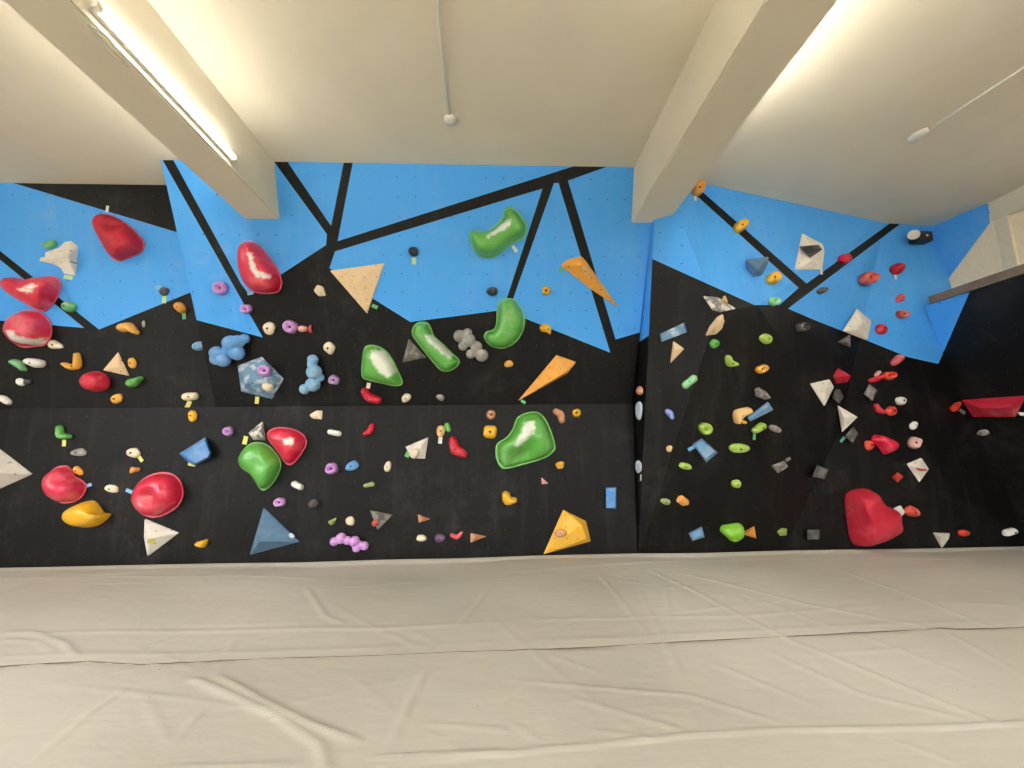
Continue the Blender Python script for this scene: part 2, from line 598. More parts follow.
c6([(780, 180), (835, 208)], .016, .02)
c6([(820, 175), (880, 205)], .014, .02)
c6([(280, 450), (600, 435)], .016, .02)
c6([(380, 150), (620, 100), (900, 70)], .012, .03)
c6([(0, 85), (250, 70), (560, 72), (860, 80)], .010, .03)
c6([(410, 330), (350, 400)], .012, .02)
c6([(840, 360), (1024, 375)], .012, .02)
c7([(-4, 216), (0, 215), (560, 190), (760, 182), (1024, 170), (1100, 168)], -.03, .014)
c7([(0, 200), (560, 176), (1024, 158)], .012, .05)
c7([(170, 60), (280, 195)], .014, .022)
c7([(270, 55), (420, 130), (560, 200), (900, 330), (1000, 370)], .018, .026)
c7([(320, 60), (600, 130), (860, 180), (1024, 270)], .020, .03)
c7([(640, 50), (760, 95), (940, 165), (1024, 190)], .018, .03)
c7([(120, 310), (360, 385)], .014, .025)
c7([(0, 275), (350, 305), (560, 370)], .018, .02)
c7([(150, 375), (280, 395)], .014, .02)
c7([(-300, 440), (0, 418), (400, 385), (760, 365), (1024, 355), (1100, 352)], .022, .018)
c7([(500, 215), (700, 300), (920, 350)], .016, .025)
c7([(400, 240), (620, 330)], .014, .025)
c7([(0, 155), (430, 150), (760, 130)], .012, .025)
c7([(830, 120), (1024, 130)], .012, .025)
c7([(600, 225), (860, 215)], .012, .02)
c7([(80, 225), (180, 260)], .016, .02)
c7([(0, 360), (60, 400)], .012, .02)
c7([(760, 390), (900, 440)], .012, .02)
c7([(0, 60), (300, 40), (700, 30), (1024, 40)], .012, .03)
xs = np.linspace(-7.3, 6.49, 620)
ys = np.concatenate([np.linspace(.9, 2.6, 110), np.linspace(2.62, 4.965, 110)])
X, Y = np.meshgrid(xs, ys)
Yw = Y.copy()
Hh = np.zeros_like(X)
for pts, h, w in CRE:
    dm = np.full_like(X, 1e9)
    tt = np.zeros_like(X)
    n = len(pts) - 1
    for i in range(n):
        a, b = pts[i], pts[i + 1]
        dx, dy = b.x - a.x, b.y - a.y
        L2 = dx * dx + dy * dy
        t = np.clip(((X - a.x) * dx + (Y - a.y) * dy) / L2, 0, 1)
        d = np.hypot(X - a.x - t * dx, Y - a.y - t * dy)
        s = d < dm
        dm = np.where(s, d, dm)
        tt = np.where(s, (i + t) / n, tt)
    fade = np.clip(np.minimum(tt, 1 - tt) * 6 + .15, 0, 1)
    Hh += h * (.42 if h > 0 else .35) * np.exp(-(dm / (.5 * w)) ** 2) * fade
rng = np.random.default_rng(5)
for _ in range(26):          # soft undulation
    kx, ky = rng.normal(0, 2.2), rng.normal(0, 3.0)
    Hh += .0022 * np.sin(kx * X + ky * Y + rng.uniform(0, 6.3))
for _ in range(120):         # short random creases
    cx, cy, a, L, hh = rng.uniform(-7, 8), rng.uniform(1, 4.9), rng.normal(.0, .7), rng.uniform(.2, .9), rng.uniform(.001, .004)
    u = (X - cx) * math.cos(a) + (Y - cy) * math.sin(a)
    v = -(X - cx) * math.sin(a) + (Y - cy) * math.cos(a)
    Hh += hh * np.exp(-(v / .018) ** 2) * np.exp(-(u / L) ** 4)
edge = np.clip((4.97 - Y) / .15, 0, 1)
Hh = Hh * (.35 + .65 * edge) - .012 + .02 * np.exp(-((4.93 - Y) / .05) ** 2)
Yw = np.where(X > 1.7, Y - np.clip((Y - 4) / .97, 0, 1) * .085 * np.clip((X - 1.7) / 4.8, 0, 1.6), Y)
ny, nx = X.shape
me = bpy.data.meshes.new('crash_mat')
co = np.stack([X, Yw, Hh], -1).reshape(-1, 3)
skirt = [(7.3, .9)]
idx = np.arange(ny * nx).reshape(ny, nx)
faces = np.stack([idx[:-1, :-1], idx[:-1, 1:], idx[1:, 1:], idx[1:, :-1]], -1).reshape(-1, 4)
ring = list(idx[0, :]) + list(idx[1:, -1]) + list(idx[-1, -2::-1]) + list(idx[-2:0:-1, 0])
base = len(co)
low = co[ring].copy()
low[:, 2] = -.299
allco = np.concatenate([co, low])
fl = faces.tolist()
k = len(ring)
for i in range(k):
    j = (i + 1) % k
    fl.append([int(ring[i]), base + i, base + j, int(ring[j])])
me.from_pydata(allco.tolist(), [], fl)
for p_ in me.polygons:
    p_.use_smooth = True
crash = link('crash_mat', me, M['canvas'])
def mat_h(x, y):
    i = min(max(int(np.searchsorted(ys, y)), 1), ny - 1)
    j = min(max(int(np.searchsorted(xs, x)), 1), nx - 1)
    return float(max(Hh[i, j], Hh[i - 1, j], Hh[i, j - 1], Hh[i - 1, j - 1]))
seam_px = [(-420, 684), (-30, 666), (0, 665), (90, 659.5), (150, 662), (230, 657), (300, 654), (512, 648), (640, 641), (790, 635), (890, 631), (1024, 625), (1060, 624)]
sw = []
for (x0, y0), (x1, y1) in zip(seam_px, seam_px[1:]):
    for k in range(8):
        q = at_z(x0 + (x1 - x0) * k / 8, y0 + (y1 - y0) * k / 8, 0)
        if -7.2 < q.x < 6.4:
            sw.append(Vector((q.x, q.y, mat_h(q.x, q.y) - .0015)))
bm = bmesh.new()
tube_bm(bm, sw, .0032, 6)
from_bm('seam', bm, plain('seam_thread', (120, 108, 88), .9), crash)
tag(crash, 'wide padded crash mat under a wrinkled beige canvas cover', 'mat')
# the same flooring carried on behind the photographer
bm = bmesh.new()
box_bm(bm, -7.3, 6.49, -5.9, .89, -.299, -.012)
o = from_bm('crash_mat', bm, M['canvas'])
tag(o, 'plain beige crash mat lying behind where the photographer stands', 'mat')

# ------------------------------------------------------------------ lamps and ceiling fittings
def tube_lamp(x, z, ya, yb, face, label, glow='glow_strong'):
    """batten with a glowing tube on the side of a beam; face is +1 when it looks towards +x"""
    t = bpy.data.objects.new('ceiling_tube_lamp', None)
    COL.objects.link(t)
    t.location = (x, (ya + yb) / 2, z)
    L = abs(yb - ya)
    def part(name, bm, m):
        return from_bm(name, bm, m, t, None, name == 'tube')
    bm = bmesh.new()
    box_bm(bm, *(sorted((face * .002, face * .03))), -L / 2, L / 2, -.022, .022)
    part('batten', bm, M['white_plastic'])
    for s in (-1, 1):
        bm = bmesh.new()
        box_bm(bm, *(sorted((face * .03, face * .062))), s * L / 2 - .02, s * L / 2 + .02, -.02, .02)
        part('end_cap', bm, M['white_plastic'])
    bm = bmesh.new()
    tube_bm(bm, [(face * .047, -L / 2 + .02, 0), (face * .047, L / 2 - .02, 0)], .014, 12)
    part('tube', bm, M[glow])
    tag(t, label, 'lamp', 'tube lamps on the ceiling beams')
    return t
M['glow'] = lamp_mat('tube_glow', (1, .985, .955, 1), 24)
M['glow_mid'] = lamp_mat('tube_glow_mid', (1, .985, .955, 1), 60)
M['glow_strong'] = lamp_mat('tube_glow_strong', (1, .985, .955, 1), 64)
pa = at_x(97, 11, BX[0][1] + .047)
pb_ = at_x(236, 156, BX[0][1] + .047)
tube_lamp(BX[0][1], (pa.z + pb_.z) / 2, pb_.y, pa.y, 1, 'long glowing white tube lamp on the side of the left ceiling beam', 'glow')
tube_lamp(BX[1][1], 4.1, 1.3, 3.2, 1, 'tube lamp hidden on the far side of the right ceiling beam', 'glow_mid')
tube_lamp(BX[0][0], 4.0, 2.2, 3.9, -1, 'added tube lamp hidden on the far side of the left ceiling beam', 'glow')  # unseen lamp added to put more light on the wall
beam(-7.39, -6.98, ZBM, 5.69)
tube_lamp(-6.98, 4.0, .9, 2.8, 1, 'tube lamp on the leftmost ceiling beam close to the wall of holds', 'glow_strong')
for x, fc, nm in ((BX[0][1], 1, 'right side of the left'), (BX[0][0], -1, 'left side of the left'), (BX[1][1], 1, 'right side of the right'), (BX[1][0], -1, 'left side of the right')):
    for y0, where in ((-.12, 'just above'), (-4.2, 'well behind')):
        tube_lamp(x, 4.06, y0, y0 + 1.9, fc, 'added tube lamp on the %s ceiling beam %s the photographer' % (nm, where))  # all out of view, added to raise the ceiling and room light
tube_lamp(b3, 4.29, 2.0, 3.3, -1, 'added unseen tube lamp on the outermost right ceiling beam near the cream wall', 'glow_mid')  # out of view, added to brighten the cream wall and right bay
tube_lamp(b3, 4.29, -1.3, .6, -1, 'added unseen tube lamp on the outermost right ceiling beam above the photographer')  # another unseen lamp added as fill

# loose cable bunch beside the lamp
bm = bmesh.new()
for k in range(3):
    pts = []
    for i in range(15):
        t = i / 14
        w = (px('W', [(300 + 140 * t, 85 + 145 * t - 22 * math.sin(math.pi * t) * (k - .8))]))[0]
        pts.append(at_x(w[0], w[1], BX[0][1] + .012 + .004 * k))
    tube_bm(bm, pts, .004, 6)
tag(from_bm('lamp_cord', bm, M['cable'], smooth=True), 'thin loose cables drooping on the left beam beside the glowing tube', 'cable')

def conduit(pts, boxpx, label, r=.011, oval=1.0):
    t = bpy.data.objects.new('ceiling_conduit', None)
    COL.objects.link(t)
    c = at_z(*boxpx, CEIL)
    t.location = c
    w = [at_z(*p_, CEIL) - Vector((0, 0, .013)) - c for p_ in pts]
    bm = bmesh.new()
    tube_bm(bm, w, r, 8)
    from_bm('conduit_pipe', bm, M['white_plastic'], t, smooth=True)
    bm = bmesh.new()
    prof = [(.0, -.05), (.03, -.048), (.055, -.036), (.062, -.02), (.062, -.002), (0, -.002)]
    seg = 24
    d = (w[0] - w[-1]).normalized()
    rings = [[bm.verts.new((rr * math.cos(a) * (1 + (oval - 1) * abs(d.x)), rr * math.sin(a) * (1 + (oval - 1) * abs(d.y)), zz)) for a in [2 * math.pi * i / seg for i in range(seg)]] for rr, zz in prof[1:-1]]
    for i in range(len(rings) - 1):
        for j in range(seg):
            bm.faces.new((rings[i][j], rings[i][(j + 1) % seg], rings[i + 1][(j + 1) % seg], rings[i + 1][j]))
    bm.faces.new(rings[0])
    bm.faces.new(rings[-1])
    from_bm('junction_box', bm, M['white_plastic'], t, smooth=True)
    return tag(t, label, 'conduit', 'ceiling conduits')
conduit([(433, -40), (437, 0), (442, 50), (449.5, 114)], (450.5, 118), 'cream ceiling conduit between the two beams ending in a round box')
conduit([(1080, 30), (1024, 66), (970, 101), (926, 130)], (918, 134), 'cream ceiling conduit right of the right beam ending in an oval box', oval=1.5)

# fixture in the corner under the ceiling
t = bpy.data.objects.new('corner_spotlight', None)
COL.objects.link(t)
c = at_y(925, 234, 5.0)
t.location = c
bm = bmesh.new()
box_bm(bm, -.06, .17, .04, .18, -.07, .075)
bmesh.ops.bevel(bm, geom=bm.edges[:], offset=.012, segments=2, affect='EDGES')
from_bm('housing', bm, M['dark_plastic'], t)
d = (CAM - c).normalized()
hc = Vector((-.13, .03, .005))
bm = bmesh.new()
tube_bm(bm, [hc, hc + d * .03, hc + d * .036], .066, 20)
tube_bm(bm, [hc - d * .07, hc], .045, 16)
from_bm('lamp_head', bm, M['white_plastic'], t)
bm = bmesh.new()
tube_bm(bm, [(.07, .05, 0), (.07, .03, 0)], .014, 12)
from_bm('indicator', bm, M['white_plastic'], t)
tag(t, 'small black box with a round white head under the ceiling corner', 'light')

# ------------------------------------------------------------------ holds
VOLS = {}      # built volumes that carry other holds: id -> list of (world triangle)
HOLDS = []


def seat(cx, cy, on=None):
    """frame on the surface seen at a picture point: origin, u (sideways), v (up), n (out)"""
    if on:
        d = ray(cx, cy).normalized()
        best = None
        for tri_ in VOLS[on]:
            h = geometry.intersect_ray_tri(tri_[0], tri_[1], tri_[2], d, CAM, True)
            if h and (best is None or (h - CAM).length < (best[0] - CAM).length):
                n = (tri_[1] - tri_[0]).cross(tri_[2] - tri_[0]).normalized()
                best = (h, n if n.dot(d) < 0 else -n)
        if best:
            co, n = best
            return frame(co, n)
    best = None
    for outl, co, n in FACETS:
        if in_poly((cx, cy), outl):
            p = at_plane(cx, cy, co, n)
            if best is None or (p - CAM).length < (best[0] - CAM).length:
                best = (p, n)
    if best is None:
        best = (at_plane(cx, cy, *LOW), LOW[1])
    return frame(*best)


def frame(co, n):
    n = n.normalized()
    u = Vector((0, 0, 1)).cross(n).normalized()
    if u.dot(RIGHT) < 0:
        u = -u
    v = n.cross(u).normalized()
    if v.z < 0:
        v = -v
    if u.cross(v).dot(n) < 0:
        u = -u
    return co, u, v, n


def clear_of(fr, P, on=None):
    """lift a frame off its plane where the wall bends towards the room under the outline"""
    if on:
        return (fr[0] + fr[3] * .016, *fr[1:])
    co, u, v, n = fr
    up = 0
    for q in P:
        best = None
        for outl, c2, n2 in FACETS:
            if in_poly(q, outl):
                p = at_plane(*q, c2, n2)
                if best is None or (p - CAM).length < (best - CAM).length:
                    best = p
        if best is not None:
            up = max(up, (best - co).dot(n))
    return (co + n * min(up, .07) if up > .001 else co, u, v, n)


def to_local(fr, x, y, h=0.):
    co, u, v, n = fr
    p = at_plane(x, y, co + n * h, n) - co
    return Vector((p.dot(u), p.dot(v)))


def mw_of(fr, off=.0025):
    co, u, v, n = fr
    m = Matrix((u, v, n)).transposed().to_4x4()
    m.translation = co + n * off
    return m


def smooth_loop(pts, per=5):
    out = []
    n = len(pts)
    for i in range(n):
        p0, p1, p2, p3 = pts[i - 1], pts[i], pts[(i + 1) % n], pts[(i + 2) % n]
        for k in range(per):
            t = k / per
            out.append(.5 * ((2 * p1) + (p2 - p0) * t + (2 * p0 - 5 * p1 + 4 * p2 - p3) * t * t + (3 * p1 - p0 - 3 * p2 + p3) * t ** 3))
    return out


def near_on(sp, p):
    if len(sp) == 1:
        return sp[0]
    best = None
    for a, b in zip(sp, sp[1:]):
        d = b - a
        t = max(0, min(1, (p - a).dot(d) / max(d.length_squared, 1e-12)))
        q = a + d * t
        if best is None or (q - p).length < (best - p).length:
            best = q
    return best


def pca_spine(pts, k=.62):
    c = sum(pts, Vector((0, 0))) / len(pts)
    sxx = sum((p.x - c.x) ** 2 for p in pts)
    syy = sum((p.y - c.y) ** 2 for p in pts)
    sxy = sum((p.x - c.x) * (p.y - c.y) for p in pts)
    a = .5 * math.atan2(2 * sxy, sxx - syy)
    d = Vector((math.cos(a), math.sin(a)))
    e = Vector((-d.y, d.x))
    L = max(abs((p - c).dot(d)) for p in pts)
    W = max(abs((p - c).dot(e)) for p in pts)
    h = max(0, L - W) * k
    if h < .12 * L:
        return [c]
    return [c - d * h, c + d * h]


def dome_bm(loop, spine, H, rings=8, flange=0., p=2.2, dimples=(), prof='dome', lump=0., seed=0, lip=.006):
    bm = bmesh.new()
    near = [near_on(spine, q) for q in loop]
    rows = []
    def z_of(t):
        if prof == 'ring':
            return H * (1 - abs((t - .58) / .42) ** 2.2) if t > .58 else H * (1 - .75 * (1 - max(0, (t - .18) / .40)) ** 2)
        if prof == 'cup':
            return H * math.sqrt(max(0, 1 - t ** 4)) if t > .62 else H * (.55 + .37 * (t / .62) ** 2)
        return H * math.sqrt(max(0, 1 - t ** p)) ** 1.0
    ts = []
    fl = 1.0
    rows.append([(q, 0.) for q in loop])
    if flange:
        rows.append([(q, lip) for q in loop])
        fl = 1 - flange
        rows.append([(s + (q - s) * fl, lip) for q, s in zip(loop, near)])
    n = rings
    for i in range(1, n + 1):
        th = math.pi / 2 * i / n
        t = math.cos(th) if prof == 'dome' else 1 - i / n
        if i == n:
            t = .02
        rows.append([(s + (q - s) * fl * t, z_of(t) * (1 - lip / max(H, 1e-6) * (1 if flange else 0)) + (lip if flange else 0)) for q, s in zip(loop, near)])
    vr = []
    for ri, row in enumerate(rows):
        vs = []
        for q, z in row:
            zz = z
            for dx, dy, rad, dep in dimples:
                if z > lip * 1.2:
                    zz -= dep * math.exp(-((q.x - dx) ** 2 + (q.y - dy) ** 2) / rad ** 2)
            if lump and z > lip * 1.2:
                nz = noise.noise(Vector((q.x * 9 + seed * 3.1, q.y * 9 - seed * 1.7, seed)))
                zz *= 1 + lump * nz
            vs.append(bm.verts.new((q.x, q.y, max(zz, 0 if ri < 2 else .002))))
        vr.append(vs)
    k = len(loop)
    for a, b in zip(vr, vr[1:]):
        for i in range(k):
            j = (i + 1) % k
            bm.faces.new((a[i], a[j], b[j], b[i]))
    bm.faces.new(vr[-1])
    bm.faces.new(list(reversed(vr[0])))
    bmesh.ops.remove_doubles(bm, verts=vr[-1], dist=1e-5)
    return bm


def finish(o, label, cat, group):
    tag(o, label, cat, group)
    HOLDS.append(o)
    return o


def bolt(o, x, y, z, r=.011):
    bm = bmesh.new()
    seg = 10
    prof = [(r, 0), (r, .006), (r * .62, .006), (r * .55, .002)]
    rs = [[bm.verts.new((x + a * math.cos(2 * math.pi * i / seg), y + a * math.sin(2 * math.pi * i / seg), z + h)) for i in range(seg)] for a, h in prof]
    for a, b in zip(rs, rs[1:]):
        for i in range(seg):
            bm.faces.new((a[i], a[(i + 1) % seg], b[(i + 1) % seg], b[i]))
    bm.faces.new(rs[-1])
    bm.faces.new(list(reversed(rs[0])))
    from_bm('bolt', bm, M['bolt'], o, smooth=False).matrix_parent_inverse = Matrix()


SEED = [0]


def rot_ell(cx, cy, w, h, rot, n, wob, sq=2.0, egg=0.):
    SEED[0] += 1
    rg = random.Random(SEED[0] * 7 + 3)
    a = R_(rot)
    ph = [rg.uniform(0, 6.28) for _ in range(3)]
    out = []
    for i in range(n):
        t = 2 * math.pi * i / n
        c, s = math.cos(t), math.sin(t)
        r = 1 / (abs(c) ** sq + abs(s) ** sq) ** (1 / sq)
        r *= 1 + wob * (math.sin(2 * t + ph[0]) * .6 + math.sin(3 * t + ph[1]) * .5 + .25 * math.sin(5 * t + ph[2]))
        x, y = r * c * w / 2, r * s * h / 2 * (1 + egg * c)
        out.append((cx + x * math.cos(a) - y * math.sin(a), cy + x * math.sin(a) + y * math.cos(a)))
    return out


def G(color):
    return {'vol': 'angular climbing volumes'}.get(color, color + ' climbing holds')


def blob(crop, cx, cy, w, h, rot, color, label, prof='dome', hr=.42, bolted=None, on=None, wob=.07, sq=2.2, egg=0.):
    """a small bolt-on hold: rounded outline, domed / ringed / cupped front, a bolt in the middle"""
    loop_px = px(crop, rot_ell(cx, cy, w * .96, h * .96, rot, 22, wob, sq, egg))
    (X0, Y0), = px(crop, [(cx, cy)])
    fr = clear_of(seat(X0, Y0, on), loop_px, on)
    sz = [to_local(fr, *q) for q in loop_px]
    c0 = sum(sz, Vector((0, 0))) / len(sz)
    rad = sorted((q - c0).length for q in sz)
    H = max(.018, 2 * rad[2] * hr)
    loop = [to_local(fr, *q, H * .3) for q in loop_px]
    if prof == 'ring':
        c = sum(loop, Vector((0, 0))) / len(loop)
        sp = pca_spine(loop, .35) if rad[-1] > rad[0] * 1.25 else [c]
    else:
        sp = pca_spine(loop)
    bm = dome_bm(loop, sp, H, 7, 0, 2.4, (), prof, .22, SEED[0])
    o = from_bm('climbing_hold', bm, M[color], None, mw_of(fr), True)
    big = rad[-1] > .062 if bolted is None else bolted
    if big:
        c = sum(sp, Vector((0, 0))) / len(sp)
        z = {'ring': H * .27, 'cup': H * .55}.get(prof, H * .97)
        bolt(o, c.x, c.y, z, min(.014, rad[0] * (.3 if prof == 'ring' else .2)))
    return finish(o, label, 'climbing hold', G(color))


def bean(crop, path, r, color, label, hr=.9, on=None, bolted=True):
    """a curved hold: a round-ended finger swept along a bent path"""
    rs = r if isinstance(r, (list, tuple)) else [r] * len(path)
    # refine the path
    P = [Vector(p) for p in path]
    fine, fr_ = [], []
    n = len(P)
    for i in range(n - 1):
        p0 = P[i - 1] if i else 2 * P[0] - P[1]
        p1, p2 = P[i], P[i + 1]
        p3 = P[i + 2] if i + 2 < n else 2 * P[-1] - P[-2]
        for k in range(6):
            t = k / 6
            fine.append(.5 * ((2 * p1) + (p2 - p0) * t + (2 * p0 - 5 * p1 + 4 * p2 - p3) * t * t + (3 * p1 - p0 - 3 * p2 + p3) * t ** 3))
            fr_.append(rs[i] + (rs[i + 1] - rs[i]) * t)
    fine.append(P[-1])
    fr_.append(rs[-1])
    L, Rr = [], []
    for i, p in enumerate(fine):
        d = (fine[min(i + 1, len(fine) - 1)] - fine[max(i - 1, 0)]).normalized()
        q = Vector((-d.y, d.x))
        L.append(p + q * fr_[i])
        Rr.append(p - q * fr_[i])
    def cap(i, d, r0):
        a0 = math.atan2(d.y, d.x)
        return [fine[i] + Vector((math.cos(a0 + a), math.sin(a0 + a))) * r0 for a in [R_(x) for x in (60, 30, 0, -30, -60)]]
    de = (fine[-1] - fine[-2]).normalized()
    ds = (fine[0] - fine[1]).normalized()
    loop_px = L + cap(-1, de, fr_[-1]) + Rr[::-1] + cap(0, ds, fr_[0])
    loop_px = px(crop, loop_px)
    mid = fine[len(fine) // 2]
    (X0, Y0), = px(crop, [mid])
    fr = clear_of(seat(X0, Y0, on), loop_px, on)
    s = CROPS[crop][2] * max(rs) / F * (fr[0] - CAM).dot(_f)
    H = max(.02, 2 * s * hr * .8)
    loop = [to_local(fr, *q, H * .3) for q in loop_px]
    sp = [to_local(fr, *q, H * .3) for q in px(crop, fine[::2] if len(fine) % 2 else fine)]
    SEED[0] += 1
    bm = dome_bm(loop, sp, H, 6, 0, 2.2, (), 'dome', .15, SEED[0])
    o = from_bm('climbing_hold', bm, M[color], None, mw_of(fr), True)
    if bolted and s > .025:
        c = sp[len(sp) // 2]
        bolt(o, c.x, c.y, H * .96, min(.010, s * .3))
    return finish(o, label, 'climbing hold', G(color))


def macro(crop, pts, color, label, H=.17, spine=None, dimples=(), rim=None, flange=.07, p=2.6, lump=.06, group=None, hole=None, chalk=None):
    """a big hollow moulded hold with a thin edge flange and a bolt or two"""
    P = px(crop, pts)
    cx, cy = sum(q[0] for q in P) / len(P), sum(q[1] for q in P) / len(P)
    fr = clear_of(seat(cx, cy), P)
    loop = smooth_loop([to_local(fr, *q, .02) for q in P], 5)
    h = lambda q: to_local(fr, *px(crop, [q])[0], H * .8)
    sp = [h(q) for q in spine] if spine else pca_spine(loop, .55)
    dm = [(*to_local(fr, *px(crop, [(d[0], d[1])])[0], H * .7), d[2], d[3]) for d in dimples]
    SEED[0] += 1
    near = [near_on(sp, q) for q in loop]
    inner = [s_ + (q - s_) * (1 - flange) for q, s_ in zip(loop, near)]
    bm = dome_bm(inner, sp, H, 14, 0, p, dm, 'dome', lump, SEED[0])
    o = from_bm('climbing_macro', bm, M[color], None, mw_of(fr), True)
    if chalk:  # traced pale patches: chalk smears, and highlights painted into the colour
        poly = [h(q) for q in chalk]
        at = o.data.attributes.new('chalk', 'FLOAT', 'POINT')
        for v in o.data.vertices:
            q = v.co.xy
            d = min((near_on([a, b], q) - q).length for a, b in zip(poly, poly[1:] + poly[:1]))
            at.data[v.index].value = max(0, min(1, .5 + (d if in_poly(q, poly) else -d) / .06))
    # edge flange
    bm = bmesh.new()
    k = len(loop)
    r0 = [bm.verts.new((q.x, q.y, 0)) for q in loop]
    r1 = [bm.verts.new((q.x, q.y, .016)) for q in loop]
    r2 = [bm.verts.new((q.x, q.y, .020)) for q in [s_ + (q - s_) * (1 - flange * .35) for q, s_ in zip(loop, near)]]
    r3 = [bm.verts.new((q.x, q.y, .018)) for q in [s_ + (q - s_) * (1 - flange * 1.25) for q, s_ in zip(loop, near)]]
    r4 = [bm.verts.new((v.co.x, v.co.y, 0)) for v in r3]
    for a, b in ((r0, r1), (r1, r2), (r2, r3), (r3, r4), (r4, r0)):
        for i in range(k):
            bm.faces.new((a[i], a[(i + 1) % k], b[(i + 1) % k], b[i]))
    from_bm('edge_rim', bm, M[rim or color], o, smooth=True).matrix_parent_inverse = Matrix()
    for d in (hole or []):
        q = to_local(fr, *px(crop, [(d[0], d[1])])[0], H * d[2])
        bolt(o, q.x, q.y, H * d[2], .018)
    return finish(o, label, 'climbing hold', group or ('large rounded ' + color.split('_')[0] + ' holds'))


def vol(crop, pts, apex, color, label, vid=None, on=None, screws=(), bev=.006, group='angular climbing volumes', cat='climbing volume', fan=False):
    """a flat-sided volume: hull of an outline on the wall and one or more raised points (x, y, height)"""
    P = px(crop, pts)
    cx, cy = sum(q[0] for q in P) / len(P), sum(q[1] for q in P) / len(P)
    fr = clear_of(seat(cx, cy, on), P, on)
    bm = bmesh.new()
    for q in P:
        l = to_local(fr, *q)
        bm.verts.new((l.x, l.y, 0))
        bm.verts.new((l.x, l.y, .012))
    for x, y, h in apex:
        l = to_local(fr, *px(crop, [(x, y)])[0], h)
        bm.verts.new((l.x, l.y, h))
    if fan:
        vs = bm.verts[:]
        k = len(P)
        for i in range(k):
            j = (i + 1) % k
            bm.faces.new((vs[2 * i], vs[2 * j], vs[2 * j + 1], vs[2 * i + 1]))
            bm.faces.new((vs[2 * i + 1], vs[2 * j + 1], vs[-1]))
        bm.faces.new([vs[2 * i] for i in range(k)][::-1])
    else:
        r = bmesh.ops.convex_hull(bm, input=bm.verts[:])
        junk = [g for g in r['geom_interior'] if isinstance(g, bmesh.types.BMVert)]
        bmesh.ops.delete(bm, geom=junk, context='VERTS')
    bmesh.ops.dissolve_limit(bm, angle_limit=R_(2), verts=bm.verts[:], edges=bm.edges[:])
    if bev:
        ed = [e for e in bm.edges if e.calc_face_angle(0) > R_(12) and max(e.verts[0].co.z, e.verts[1].co.z) > .011]
        bmesh.ops.bevel(bm, geom=ed, offset=bev, segments=2, affect='EDGES', clamp_overlap=True)
        for v in bm.verts:
            v.co.z = max(v.co.z, 0)
    mw = mw_of(fr)
    if vid:
        bmesh.ops.triangulate(bm, faces=bm.faces[:])
        VOLS[vid] = [[mw @ v.co for v in f.verts] for f in bm.faces]
    bm.normal_update()
    o = from_bm('climbing_volume' if cat == 'climbing volume' else 'climbing_hold', bm, M[color], None, mw, False)
    return finish(o, label, cat, group)


def prism(crop, pts, h, color, label, inset=.12, **kw):
    """a flat-topped block"""
    cx, cy = sum(q[0] for q in pts) / len(pts), sum(q[1] for q in pts) / len(pts)
    top = [(q[0] + (cx - q[0]) * inset, q[1] + (cy - q[1]) * inset, h) for q in pts]
    kw.setdefault('bev', .005)
    return vol(crop, pts, top, color, label, **kw)


def chip(crop, pts, h, color, label, apex=None, **kw):
    """a small angular bolt-on hold"""
    cx, cy = sum(q[0] for q in pts) / len(pts), sum(q[1] for q in pts) / len(pts)
    ap = [(cx, cy, h)] if apex is None else [(a[0], a[1], h) for a in apex]
    return vol(crop, pts, ap, color, label, bev=.008, group=G(color), cat='climbing hold', **kw)


def cluster(crop, balls, color, label):
    """one hold moulded as a bunch of merged balls"""
    cx = sum(b[0] for b in balls) / len(balls)
    cy = sum(b[1] for b in balls) / len(balls)
    (X0, Y0), = px(crop, [(cx, cy)])
    fr = clear_of(seat(X0, Y0), px(crop, [(b[0], b[1]) for b in balls]))
    dep = (fr[0] - CAM).dot(_f)
    bm = bmesh.new()
    rm = 1e9
    for x, y, r in balls:
        rr = r * CROPS[crop][2] / F * dep
        rm = min(rm, rr)
        l = to_local(fr, *px(crop, [(x, y)])[0], rr * .7)
        bmesh.ops.create_icosphere(bm, subdivisions=3, radius=rr, matrix=Matrix.Translation((l.x, l.y, rr * .82)))
    for v in bm.verts:
        v.co.z = max(v.co.z, .001)
    o = from_bm('climbing_hold', bm, M[color], None, mw_of(fr), True)
    md = o.modifiers.new('merge', 'REMESH')
    md.mode = 'VOXEL'
    md.voxel_size = max(.006, rm / 7)
    md.use_smooth_shade = True
    sm = o.modifiers.new('soften', 'SMOOTH')
    sm.factor = .5
    sm.iterations = 4
    return finish(o, label, 'climbing hold', G(color))


